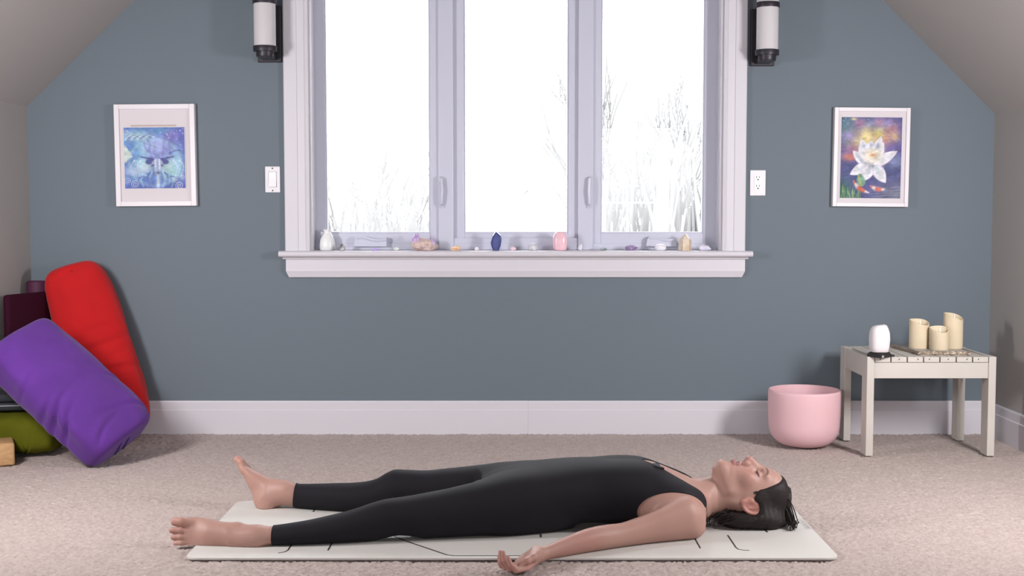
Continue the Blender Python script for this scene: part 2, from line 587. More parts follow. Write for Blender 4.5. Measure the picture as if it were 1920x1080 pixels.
def pillow(c, ax, half, nx=120, nr=72, ex=.22, er=.55, sag=0, wr=0, seed=0, folds=()):
    """Bolster: long axis ax[0] (half[0]), cross-section rounded box half[1] x half[2]; folds are
    (position -1..1, angle centre, angle width, depth) gathers in the cloth."""
    V, Fc = [], []
    for i in range(nx + 1):
        q0 = -1 + 2 * i / nx
        u = math.copysign(1 - (1 - abs(q0)) ** 1.7, q0)
        cr = max(0.0, 1 - abs(u) ** (2 / ex)) ** (ex / 2)
        for k in range(nr):
            a = 2 * math.pi * k / nr
            y, z = spow(math.cos(a), er), spow(math.sin(a), er)
            d = 0
            for fu, fa, fw, fd, sl in folds:
                da = (a - fa + math.pi) % (2 * math.pi) - math.pi
                q = (u - fu - sl * da) / .028
                d -= fd * math.exp(-q * q) * math.exp(-(da / fw) ** 2)
                q2 = (u - fu - sl * da - .07) / .05
                d += fd * .45 * math.exp(-q2 * q2) * math.exp(-(da / fw) ** 2)
            nn = mnoise.noise(Vector((u * 2.3 + seed, y * 1.4, z * 1.4))) * wr
            p = Vector(c) + ax[0] * (u * half[0]) + ax[1] * (y * cr * (half[1] + nn + d)) + ax[2] * (z * cr * (half[2] + nn + d))
            p.z -= sag * (1 - u * u) * 0
            V.append(p)
    for i in range(nx):
        for k in range(nr):
            l = (k + 1) % nr
            Fc.append((i * nr + k, i * nr + l, (i + 1) * nr + l, (i + 1) * nr + k))
    Fc.append(tuple(range(nr))[::-1])
    Fc.append(tuple(range(nx * nr, (nx + 1) * nr)))
    return V, Fc


def fixn(name, V, Fc):
    b = bmesh.new()
    vs = [b.verts.new(v) for v in V]
    for f in Fc:
        try: b.faces.new([vs[i] for i in f])
        except ValueError: pass
    bmesh.ops.remove_doubles(b, verts=b.verts[:], dist=1e-6)
    bmesh.ops.recalc_face_normals(b, faces=b.faces[:])
    g = G().bm(b)
    b.free()
    return g


def rest(V, z=0.0):
    V = np.asarray(V, float)
    V[:, 2] += z - V[:, 2].min()
    return V


# ------------------------------------------------------------------ bolsters in the corner
PI = math.pi
# red bolster: stands on its end, leaning on the back wall
top, bot = Vector((-1.895, 5.345, .715)), Vector((-1.68, 5.285, .06))
ax = (top - bot).normalized()
e1, e2, e3 = frame(ax, (1, .25, 0))
c = (top + bot) / 2 + Vector((0, 0, -.01))
V, Fc = pillow(c, (e1, e2, e3), ((top - bot).length / 2 + .04, .145, .095), ex=.42, er=.8, wr=.010, seed=3,
               folds=[(.02, 4.6, 1.3, .009, .03), (-.26, 4.7, 1.2, .010, -.03), (-.12, 5.1, .6, .005, .05), (.22, 4.9, .8, .003, .03), (.9, 4.6, .5, .008, .1)])
g = fixn('r', V, Fc)
g.V = rest(g.V, 0).tolist()
ymx = max(v[1] for v in g.V)
g.V = [(v[0], v[1] - max(0, ymx - (WALL - .004)), v[2]) for v in g.V]
t = thing('bolster', (float(bot.x), float(bot.y), 0), 'red cotton bolster standing on end against the blue wall', 'bolster')
g.obj('cover', 'red', t, smooth=True)
# seam on the upper end
G().tube([c + e1 * (.375 - .002 * k * k) + e2 * (.0) + e3 * (-.02 - .02 * k) for k in range(4)], .003, 6).obj('end_seam', 'red', t, smooth=True)

# purple bolster: lower end on the carpet, leaning back to the left
e1 = Vector((-.71, .10, .635)).normalized()                 # long axis, up to the left
e2 = Vector((.50, .80, .26))
e1, e2, e3 = frame(e1, e2)
if e3.y > 0: e3 = -e3
c = Vector((-1.745, 4.84, .26))
V, Fc = pillow(c, (e1, e2, e3), (.305, .172, .095), ex=.26, er=.62, wr=.012, seed=8,
               folds=[(-.22, 2.75, .7, .016, -.16), (-.42, 2.8, .6, .016, -.2), (-.08, 2.9, .5, .010, -.12), (-.70, 1.2, .5, .007, .25), (-.78, 2.0, .4, .009, -.2), (.3, 2.8, .5, .007, -.1), (-.3, .6, .6, .006, .3)])
g = fixn('p', V, Fc)
g.V = rest(g.V, 0).tolist()
t = thing('bolster', (float(c.x) + .15, float(c.y), 0), 'purple cotton bolster leaning on its lower end before the red one', 'bolster')
g.obj('cover', 'purple', t, smooth=True)
cb = c - e1 * .318
G().box(-.003, .003, -.028, .028, -.014, .014, .002).obj
hd = G()
for s_ in (-.022, .022):
    hd.tube([c - e1 * .28 + e2 * (s_ - .01) + e3 * .074, c - e1 * .294 + e2 * (s_ - .01) + e3 * .045, c - e1 * .298 + e2 * (s_ - .01) + e3 * 0, c - e1 * .296 + e2 * (s_ - .01) - e3 * .03], .0032, 6)
hd.obj('handle_strap', 'purple', t, smooth=True)

# olive bolster lying flat, mostly under the purple one
e1, e2, e3 = frame((.985, .10, 0), (0, 1, 0))
c = Vector((-1.985, 5.03, .085))
V, Fc = pillow(c, (e1, e2, e3), (.130, .150, .083), ex=.28, er=.5, wr=.008, seed=5,
               folds=[(.45, 4.4, 1.0, .007, .3), (.1, 4.2, .8, .006, -.3), (.7, 4.9, .7, .006, .4)])
g = fixn('g', V, Fc)
g.V = rest(g.V, 0).tolist()
g.obj('bolster', 'green', smooth=True, label='olive green bolster lying flat on the carpet under the purple one', cat='bolster')

# dark folded blanket with pale piping on the olive bolster
tz = .178
t = thing('folded_blanket', (-2.03, 5.06, tz), 'charcoal folded blanket with pale piping on the olive bolster', 'blanket')
mtx = Matrix.Translation((-2.035, 5.07, 0)) @ Matrix.Rotation(.18, 4, 'Z')
for k in range(2):
    G().box(-.075, .085, -.12, .12, tz + k * .036, tz + k * .036 + .034, .012, 3, mtx).obj('fold', 'navy', t, smooth=True)
pp = [mtx @ Vector((-.073 + .158 * i / 6, -.121, tz + .022)) for i in range(7)]
G().tube(pp, .0035, 6).obj('piping', 'piping', t, smooth=True)

# tan block at the edge
mtx = Matrix.Translation((-2.02, 4.77, 0)) @ Matrix.Rotation(.42, 4, 'Z')
G().box(-.075, .075, -.06, .085, 0, .088, .009, 3, mtx).obj('yoga_block', 'cork', smooth=True, angle=40,
        label='tan wooden yoga block on the carpet before the olive bolster', cat='yoga block')

# maroon upright panel and the rolled mat in the corner
t = thing('floor_chair', (-2.0, 5.2, 0), 'dark maroon padded floor chair back standing behind the bolsters', 'floor chair')
p0, p1 = Vector((-2.098, 5.07, 0)), Vector((-2.015, 5.31, 0))
ex_ = (p1 - p0).normalized()
ey_ = Vector((-ex_.y, ex_.x, 0))
L_ = (p1 - p0).length
mtx = Matrix((ex_.to_4d(), ey_.to_4d(), (0, 0, 1, 0), (0, 0, 0, 1))).transposed()
mtx.translation = p0
mtx[3][3] = 1
for r_ in range(3): mtx[3][r_] = 0
G().box(0, L_, -.035, -.002, .05, .64, .014, 3, mtx @ Matrix.Shear('XY', 4, (0, 0)) ).obj('back_pad', 'maroon', t, smooth=True, angle=50)
G().box(.06, L_, -.06, -.002, 0, .05, .014, 3, mtx).obj('seat_pad', 'maroon', t, smooth=True, angle=50)
t = thing('rolled_mat', (-2.075, 5.402, 0), 'plum rolled yoga mat standing upright in the corner', 'yoga mat')
g = G()
g.lathe([(0, 0), (.043, 0), (.045, .004), (.045, .672), (.043, .676), (.02, .676), (.02, .66), (0, .66)], (-2.075, 5.402, 0), 40)
ro = fixn('m', g.V, g.F).obj('roll', 'maroon2', t, smooth=True, angle=40)
sp = [(-2.075 + (.022 + .020 * k / 70) * math.cos(k * .36), 5.402 + (.022 + .020 * k / 70) * math.sin(k * .36), .677) for k in range(71)]
G().tube(sp, .0018, 5).obj('spiral_edge', 'maroon2', t)

# ------------------------------------------------------------------ pink singing bowl
bc = onz(1507, 838)
bc = (float(bc[0]) + .008, float(bc[1]) + .035, 0)
R_, Hh = .149, .238
prof = [(0, 0)] + [(.052 * t, .0005) for t in (.5, 1)]
prof = [(0, .004), (.045, .0005)]
for t in np.linspace(0, 1, 14):
    a = t * PI / 2
    prof.append((.050 + (R_ - .052) * math.sin(a) ** .8, .002 + .095 * (1 - math.cos(a)) ** 1.05))
prof += [(R_, .13), (R_ + .001, .18), (R_ + .001, .226), (R_ - .001, Hh - .001), (R_ - .004, Hh), (R_ - .008, Hh - .001), (R_ - .009, Hh - .006)]
for t in np.linspace(1, 0, 12):
    a = t * PI / 2
    prof.append((.045 + (R_ - .056) * math.sin(a) ** .8, .010 + .095 * (1 - math.cos(a)) ** 1.05))
prof += [(0, .009)]
g = G().lathe(prof, bc, 80)
fixn('b', g.V, g.F).obj('singing_bowl', 'pink', smooth=True, label='pale pink frosted singing bowl on the carpet beside the small table', cat='bowl')

# ------------------------------------------------------------------ small slatted table
TX0, TX1, TY0, TY1, TH = 1.422, 1.940, 4.925, 5.33, .402
t = thing('side_table', ((TX0 + TX1) / 2, (TY0 + TY1) / 2, 0), 'low cream painted wooden side table with slatted top', 'table')
lw, ld = .030, .072
for x0 in (TX0, TX1 - lw):
    for y0 in (TY0, TY1 - ld):
        G().box(x0, x0 + lw, y0, y0 + ld, 0, TH, .0025).obj('leg', 'cream', t)
G().box(TX0 + lw, TX1 - lw, TY0 + .006, TY0 + .026, TH - .088, TH - .024, .002).obj('apron', 'cream', t)
G().box(TX0 + lw, TX1 - lw, TY1 - .026, TY1 - .006, TH - .088, TH - .024, .002).obj('apron', 'cream', t)
for x0 in (TX0 + .003, TX1 - .003 - .02):
    G().box(x0, x0 + .02, TY0 + ld, TY1 - ld, TH - .088, TH - .001, .002).obj('side_rail', 'cream', t)
n = 7
pit = (TX1 - TX0 - 2 * lw) / n
for k in range(n):
    x0 = TX0 + lw + k * pit
    s_ = G().box(x0 + .0025, x0 + pit - .0025, TY0 + .001, TY1 - .001, TH - .0225, TH - .001, .0015).obj('slat', 'cream', t)
    G().lathe([(0, -.0008), (.0028, -.0006), (.0028, .001), (0, .001)], (x0 + pit * (.35 + .3 * ((k * 7) % 3) / 2), TY0 + .001, TH - .010), 8, axis='y').obj('screw', 'screw', s_)
    G().lathe([(0, 0), (.003, 0), (.003, .0008), (0, .0008)], (x0 + pit * .5, TY0 + .018, TH - .001), 8).obj('screw', 'screw', s_)

# salt lamp
lp = onz(1652, 670, TH)
lx, ly = float(lp[0]), float(lp[1]) + .025
t = thing('salt_lamp', (lx, ly, TH - .001), 'white salt crystal lamp on a black base on the table', 'lamp')
z0 = TH - .001
bw = .048
V = []
for z, s_ in ((0, 1.0), (.010, 1.0), (.018, .86), (.020, .8)):
    for k in range(4):
        a = PI / 4 + k * PI / 2 + .72
        V.append((lx + bw * s_ * math.cos(a), ly + bw * s_ * math.sin(a), z0 + z))
Fc = [(3, 2, 1, 0), (12, 13, 14, 15)] + [(j * 4 + k, j * 4 + (k + 1) % 4, (j + 1) * 4 + (k + 1) % 4, (j + 1) * 4 + k) for j in range(3) for k in range(4)]
bo = G().add(V, Fc).obj('base', 'blackw', t)
G().box(lx - .004, lx + .004, ly - .0495, ly - .046, z0 + .002, z0 + .011).obj('port_plate', 'metal', bo)
G().tube([(lx + .035, ly, z0 + .006), (lx + .053, ly - .002, z0 + .006), (lx + .060, ly - .004, z0 + .005)], .004, 8).obj('cable', 'blackw', bo, smooth=True)


def rock(c, rad, seed, cuts=10, cut=.72, nz=.06, sub=3, base=True, rot=0):
    """Faceted stone: an icosphere cut by random planes, slightly rough, resting on z = c.z."""
    r = random.Random(seed)
    b = bmesh.new()
    bmesh.ops.create_icosphere(b, subdivisions=sub, radius=1)
    pl = []
    for _ in range(cuts):
        n_ = Vector((r.gauss(0, 1), r.gauss(0, 1), r.gauss(0, 1))).normalized()
        pl.append((n_, r.uniform(cut, 1)))
    for v in b.verts:
        for n_, d in pl:
            q = v.co.dot(n_)
            if q > d: v.co -= n_ * (q - d)
        v.co *= 1 + nz * mnoise.noise(v.co * 2.2 + Vector((seed, 0, 0)))
        if base and v.co.z < -.75: v.co.z = -.75
    if rot: b.transform(Matrix.Rotation(rot, 4, 'Y'))
    for v in b.verts:
        v.co = Vector((v.co.x * rad[0], v.co.y * rad[1], v.co.z * rad[2]))
    zmin = min(v.co.z for v in b.verts)
    for v in b.verts: v.co += Vector((c[0], c[1], c[2] - zmin))
    g = G().bm(b)
    b.free()
    return g


# crystal body: rounded square column narrowing at the top
V, Fc = [], []
lev = [(0, .031), (.004, .035), (.02, .0385), (.050, .040), (.078, .0385), (.092, .034), (.104, .027), (.108, .019)]
nk = 32
for z, r_ in lev:
    for k in range(nk):
        a = 2 * PI * k / nk
        q = r_ * (1 + .05 * mnoise.noise(Vector((math.cos(a) * 1.6, math.sin(a) * 1.6, z * 25))))
        V.append((lx + spow(math.cos(a), .75) * q, ly + spow(math.sin(a), .75) * q, z0 + .020 + z + .003 * math.cos(a + .4) * (z > .1)))
Fc = [tuple(range(nk))[::-1], tuple(range((len(lev) - 1) * nk, len(lev) * nk))] + [(j * nk + k, j * nk + (k + 1) % nk, (j + 1) * nk + (k + 1) % nk, (j + 1) * nk + k) for j in range(len(lev) - 1) for k in range(nk)]
G().add(V, Fc).obj('crystal', 'salt', t, smooth=True, angle=50)

# stone tray with gilded edge
sx0, sx1 = 1.610, 1.845
ty0, ty1 = 4.985, 5.275
poly = []
cor = [(sx0 + .035, ty0), (sx1 + .01, ty0 - .004), (sx1 - .018, ty1), (sx0 + .012, ty1 - .01)]
rj = random.Random(6)
for i in range(4):
    a, b = cor[i], cor[(i + 1) % 4]
    for k in range(16):
        q = k / 16
        poly.append((a[0] + (b[0] - a[0]) * q + rj.uniform(-.003, .003), a[1] + (b[1] - a[1]) * q + rj.uniform(-.003, .003)))
t = thing('stone_tray', (1.73, 5.13, TH - .001), 'thin grey stone slab tray with glittering gilded rim on the table', 'tray')
n = len(poly)
cx_, cy_ = 1.73, 5.13
inn = [(cx_ + (x - cx_) * .975, cy_ + (y - cy_) * .975) for x, y in poly]
G().prism(inn, 'z', TH + .0005, TH + .0145).obj('slab', 'slab', t)
V, Fc = [], []
for (x, y), (u, v) in zip(poly, inn):
    j1, j2 = rj.uniform(-.002, .002), rj.uniform(-.002, .002)
    V += [(u, v, TH - .001), (x + j1, y + j2, TH + .003 + rj.uniform(-.001, .002)), (x + j2 - .001, y + j1, TH + .011 + rj.uniform(-.002, .002)), (u, v, TH + .015)]
for i in range(n):
    k = (i + 1) % n
    for j in range(3):
        Fc.append((i * 4 + j, k * 4 + j, k * 4 + j + 1, i * 4 + j + 1))
    Fc.append((i * 4 + 3, k * 4 + 3, k * 4, i * 4))
fixn('t', V, Fc).obj('gilded_rim', 'gilt', t)


def candle(cx, cy, r, h, slant, ph, label):
    z0 = TH + .0146
    t = thing('pillar_candle', (cx, cy, z0), label, 'candle', 'pillar candles on the stone tray')
    nk = 48
    rings = [(0, 0, 0), (r * .96, 0, 0), (r, .003, 0), (r, .5, 1), (r, 1, 1), (r - .0022, 1, 2), (r - .004, 1, 3), (r - .006, .0, 4), (0.001, 0, 5)]
    V, Fc = [], []
    for rr, hh, md in rings:
        for k in range(nk):
            a = 2 * PI * k / nk
            rim = h + slant * math.cos(a - ph) + slant * .25 * math.cos(2 * a - ph + 1)
            z = {0: hh, 1: rim * (.5 if hh == .5 else .992), 2: rim, 3: rim - .003, 4: h - slant - .004, 5: h - slant - .006}[md]
            V.append((cx + rr * math.cos(a), cy + rr * math.sin(a), z0 + z))
    m = len(rings)
    Fc = [(j * nk + k, j * nk + (k + 1) % nk, (j + 1) * nk + (k + 1) % nk, (j + 1) * nk + k) for j in range(m - 1) for k in range(nk)]
    Fc.append(tuple(range((m - 1) * nk, m * nk)))
    fixn('c', V, Fc).obj('wax_body', 'wax', t, smooth=True, angle=50)
    # the flame stands in the hollow, on the low side of the rim
    G().lathe([(0, 0), (.002, .001), (.0042, .007), (.0045, .011), (.003, .019), (.0012, .025), (0, .028)], (cx, cy - .010, z0 + h - slant - .006), 16).obj('flame', 'flame', t, smooth=True)


candle(1.690, 5.115, .040, .111, .011, 2.1, 'medium-height ivory pillar candle on the tray next to the salt lamp')
candle(1.753, 5.058, .0385, .086, .011, 1.7, 'shortest ivory pillar candle, standing at the front of the tray')
candle(1.829, 5.110, .0395, .136, .014, 2.5, 'tallest ivory pillar candle on the stone tray, nearest the grey wall')

# ------------------------------------------------------------------ wall sconces
def sconce(pxc, pxp, yb, label):
    """pxc: glass centre pixel, pxp: back plate centre pixel, yb: lower edge of the back plate."""
    SY = WALL - .115
    c = ony(pxc, yb - 20, SY)
    p = ony(pxp, yb, WALL - .012)
    cx, zb = float(c[0]), float(p[2])
    px_ = float(p[0])
    cx = px_                                        # the glass stands straight out from the plate
    t = thing('wall_sconce', (px_, WALL, zb), label, 'wall lamp', 'sconces beside the window')
    G().box(px_ - .052, px_ + .052, WALL - .018, WALL, zb, zb + .245, .004, 2).obj('back_plate', 'bronze', t)
    R = .0465
    z0 = zb + .048
    g = G().box(px_ - .03, px_ + .03, SY, WALL - .012, zb + .008, zb + .03, .003)
    g.lathe([(0, zb + .010), (.036, zb + .010), (.038, zb + .014), (.038, zb + .036), (0, zb + .036)], (cx, SY, 0), 40)
    g.obj('arm', 'bronze', t, smooth=True, angle=35)
    G().lathe([(0, 0), (R, 0), (R, .42), (0, .42)], (cx, SY, z0), 48).obj('glass_shade', 'opal', t, smooth=True, angle=40)
    for z in (-.014, .186, .405):
        G().lathe([(R - .01, 0), (R + .0035, 0), (R + .004, .002), (R + .004, .020), (R + .0035, .022), (R - .01, .022)], (cx, SY, z0 + z), 48).obj('band', 'bronze', t, smooth=True, angle=40)
    G().box(px_ - .012, px_ + .012, SY + .02, WALL - .01, z0 + .186, z0 + .206, .002).obj('stay', 'bronze', t)


sconce(494, 506, 117, 'cylindrical opal glass sconce with dark bands above the light switch')
sconce(1440, 1429, 124, 'cylindrical opal glass sconce with dark bands above the power outlet')

# ------------------------------------------------------------------ switch and outlet
a, b = ony(497, 312), ony(526, 361)
t = thing('light_switch', (float(a[0] + b[0]) / 2, WALL, float(b[2])), 'white rocker light switch plate on the blue wall', 'light switch')
cx, cz = (a[0] + b[0]) / 2, (a[2] + b[2]) / 2
hw, hh = (b[0] - a[0]) / 2, (a[2] - b[2]) / 2
G().box(cx - hw, cx + hw, WALL - .006, WALL, cz - hh, cz + hh, .003).obj('cover_plate', 'plate', t)
r = G()
r.box(cx - .0175, cx + .0175, WALL - .0075, WALL - .002, cz - .034, cz + .034, .001)
r.obj('rocker_surround', 'slot', t)
g = G()
g.prism([(WALL - .0055, cz - .033), (WALL - .012, cz - .033), (WALL - .0085, cz), (WALL - .0078, cz + .033), (WALL - .0055, cz + .033)], 'x', cx - .0165, cx + .0165)
g.obj('rocker', 'plate2', t)
for s_ in (-1, 1):
    G().lathe([(0, -.001), (.0035, -.0008), (.0035, .001), (0, .001)], (cx, WALL - .006, cz + s_ * .0485), 12, 'y').obj('screw', 'screw', t)

a, b = ony(1406, 319), ony(1435, 367)
t = thing('power_outlet', (float(a[0] + b[0]) / 2, WALL, float(b[2])), 'white duplex power outlet on the blue wall', 'outlet')
cx, cz = (a[0] + b[0]) / 2, (a[2] + b[2]) / 2
hw, hh = (b[0] - a[0]) / 2, (a[2] - b[2]) / 2
G().box(cx - hw, cx + hw, WALL - .006, WALL, cz - hh, cz + hh, .003).obj('cover_plate', 'plate', t)
G().box(cx - .0165, cx + .0165, WALL - .0085, WALL - .002, cz - .0335, cz + .0335, .0015).obj('receptacle', 'plate2', t)
for s_ in (-1, 1):
    zc = cz + s_ * .019
    g = G()
    g.box(cx - .0075, cx - .0050, WALL - .0092, WALL - .008, zc + .002, zc + .011)
    g.box(cx + .0050, cx + .0075, WALL - .0092, WALL - .008, zc + .003, zc + .010)
    g.lathe([(0, 0), (.0032, 0), (.0032, .001), (0, .001)], (cx, WALL - .0092, zc - .005), 12, 'y')
    g.obj('socket', 'slot', t)
    G().lathe([(0, -.0006), (.003, -.0005), (.003, .001), (0, .001)], (cx, WALL - .006, cz + s_ * .0485), 12, 'y').obj('screw', 'metal', t)


# ------------------------------------------------------------------ framed pictures
def sm(a, b, x):
    t = np.clip((x - a) / (b - a), 0, 1)
    return t * t * (3 - 2 * t)


def hx(s): return np.array(lin(tuple(int(s[i:i + 2], 16) for i in (0, 2, 4))))


def fbm(x, y, s, seed=0):
    r = np.zeros_like(x)
    rr = np.random.default_rng(seed)
    for o in range(4):
        f = s * 2 ** o
        for _ in range(3):
            th, ph = rr.uniform(0, 6.28), rr.uniform(0, 6.28)
            r += np.sin((x * math.cos(th) + y * math.sin(th)) * f + ph + 2 * np.sin(y * f * .6 + ph * 2)) / 2 ** o / 3
    return r * .5 + .5


def blend(C, col, a):
    a = np.clip(a, 0, 1)[..., None]
    return C * (1 - a) + np.asarray(col) * a


def petal(x, y, bx, by, tx, ty, wd, tipw=.0):
    """Soft mask of a pointed petal from base to tip; also its length coordinate and side."""
    dx, dy = tx - bx, ty - by
    L = math.hypot(dx, dy)
    u = ((x - bx) * dx + (y - by) * dy) / L / L
    v = ((x - bx) * -dy + (y - by) * dx) / L
    prof_ = wd * np.sin(np.clip(u, 0, 1) ** .75 * math.pi) ** .75
    m = sm(-.012, .012, prof_ - np.abs(v)) * (u > -.02) * (u < 1.02)
    return m, u, v / (wd + 1e-6)


def spiral(C, x, y, cx, cy, r0, col, turns=2.3):
    r = np.hypot(x - cx, y - cy)
    a = np.arctan2(y - cy, x - cx)
    ph = (r / r0 * turns - a / (2 * math.pi)) % 1
    m = np.exp(-((ph - .5) / .16) ** 2) * sm(r0, r0 * .85, r)
    return blend(C, col, m * .75)


def lotus_art(nx, ny):
    x, y = np.meshgrid(np.linspace(0, 1, nx), np.linspace(0, 1.3, ny))
    C = np.zeros(x.shape + (3,)) + hx('3f4a86')
    f = fbm(x, y, 5, 1)
    C = blend(C, hx('5b5aa8'), f * .8)
    C = blend(C, hx('27345a'), sm(.75, 1.0, np.abs(x - .5) * 1.1 + np.abs(y - .65) * .5))
    C = blend(C, hx('74788f'), sm(.45, .0, y) * sm(.4, .9, x) * .8)
    C = blend(C, hx('1f6a5c'), sm(.45, .15, y) * sm(.35, .0, x) * .9)
    C = blend(C, hx('4f9a9a'), np.exp(-(((x - .1) / .12) ** 2 + ((y - 1.1) / .25) ** 2)) * .6)
    for k in range(26):                                   # reeds
        bx = .02 + .33 * ((k * .618) % 1)
        ln = .12 + .16 * ((k * .37) % 1)
        xx = bx + (y / ln) * .05 * ((k % 5) - 2) / 2
        C = blend(C, hx(['6fae5c', '9fc46a', '2d7a55'][k % 3]), np.exp(-((x - xx) / .006) ** 2) * sm(ln, ln * .6, y) * .8)
    glow = [(.5, .98, .30, .17, 'f2cf9a', .85), (.35, .9, .16, .12, 'f2e08c', .75), (.72, .95, .12, .09, 'f39a63', .75), (.62, 1.04, .09, .1, 'e2d84e', .8), (.42, 1.02, .07, .13, 'f0e07a', .8),
            (.82, 1.12, .11, .11, 'd98a7a', .7), (.88, .98, .08, .07, 'f0c468', .8), (.15, .66, .11, .055, 'f08848', .9), (.22, .78, .16, .1, 'd66a9c', .45), (.85, .82, .2, .14, '6a4fb0', .6),
            (.12, 1.0, .1, .07, 'a98fe0', .75), (.5, 1.2, .3, .08, '7f9fd0', .5), (.3, 1.2, .08, .06, 'd66fa0', .6), (.62, 1.22, .08, .06, 'e08fb0', .6), (.78, 1.22, .08, .06, '9f8fe0', .6), (.9, .6, .12, .1, '9fb0e8', .55), (.2, 1.27, .04, .02, 'ffe9a0', .9)]
    for cx, cy, rx, ry, c_, a_ in glow:
        C = blend(C, hx(c_), np.exp(-(((x - cx) / rx) ** 2 + ((y - cy) / ry) ** 2)) * a_)
    white, shade, lilac = hx('f3f0f8'), hx('8fb7c8'), hx('b9a8dc')

    def pet(*a, sh=.5, tint=shade):
        nonlocal C
        m, u, v = petal(x, y, *a)
        body = blend(np.zeros_like(C) + white, tint, np.exp(-((np.abs(v) - .1) / .35) ** 2) * sh * (1 - np.clip(u, 0, 1)) * 1.3)
        edge = sm(.72, 1.0, np.abs(v) / np.maximum(np.sin(np.clip(u, .02, .98) * math.pi) ** .75, .1))
        body = blend(body, lilac, edge * .45)
        C = C * (1 - m[..., None]) + body * m[..., None]
    # back petals, side petals, front petals
    for bx, by, tx, ty, wd in ((.46, .60, .33, .95, .085), (.54, .60, .66, 1.0, .085), (.47, .62, .50, .92, .09), (.58, .58, .70, .90, .075), (.42, .6, .30, .86, .07)):
        pet(bx, by, tx, ty, wd, sh=.6)
    pet(.55, .54, .93, .76, .085)
    pet(.42, .54, .20, .76, .075, sh=.8, tint=hx('4f86b0'))
    m = np.exp(-(((x - .53) / .17) ** 4 + ((y - .67) / .15) ** 4))
    C = blend(C, hx('f4f0ea'), m)
    pet(.45, .54, .16, .38, .085)
    pet(.50, .53, .38, .28, .10)
    pet(.56, .53, .75, .25, .10)
    C = blend(C, hx('f3e3b0'), np.exp(-(((x - .53) / .10) ** 2 + ((y - .70) / .085) ** 2)) * .85)
    C = blend(C, hx('e8954e'), np.exp(-(((x - .53) / .05) ** 2 + ((y - .695) / .028) ** 2)) * .95)
    for cx, cy in ((.38, .84), (.50, .86), (.61, .83)):     # blue points between the petals
        C = blend(C, hx('6f8fc8'), np.exp(-(((x - cx) / .035) ** 2 + ((y - cy) / .04) ** 2)) * .7)
    m, u, v = petal(x, y, .37, .19, .31, .40, .07)
    C = blend(C, hx('6fb08a'), m * .9)
    C = blend(C, hx('cfe06a'), m * np.exp(-((v - .3) / .3) ** 2) * .6)
    for pts in (((.22, .28), (.30, .13), (.48, .09)), ((.50, .20), (.62, .12), (.74, .15))):    # koi
        for k in range(30):
            q = k / 29
            cx = pts[0][0] * (1 - q) ** 2 + 2 * pts[1][0] * q * (1 - q) + pts[2][0] * q * q
            cy = pts[0][1] * (1 - q) ** 2 + 2 * pts[1][1] * q * (1 - q) + pts[2][1] * q * q
            rr_ = .008 + .018 * math.sin(q * math.pi)
            C = blend(C, hx(['f0682f', 'f6ece6', 'e8502a'][(k // 6) % 3]), np.exp(-((x - cx) ** 2 + (y - cy) ** 2) / rr_ ** 2) * .7)
    for k in range(5):
        C = blend(C, hx('b8bccf'), np.exp(-((y - .04 - k * .035 - .012 * np.sin(x * 9 + k)) / .004) ** 2) * sm(.4, .6, x) * .5)
    rr = np.random.default_rng(5)
    for k in range(26):
        cx, cy = rr.uniform(.02, .98), rr.uniform(.75, 1.28)
        C = blend(C, hx('ffffff'), np.exp(-((x - cx) ** 2 + (y - cy) ** 2) / .006 ** 2) * .6)
    for k in range(9):                                                        # arcs of light round the upper edge
        rr_ = np.hypot(x - .5, y - .62)
        C = blend(C, hx(['3fa0a0', '2f5a9a', '7f6fc0'][k % 3]), np.exp(-((rr_ - .44 - .022 * k) / .006) ** 2) * sm(.75, 1.0, y) * sm(.2, .7, fbm(x, y, 9, k)) * .22)
    return C


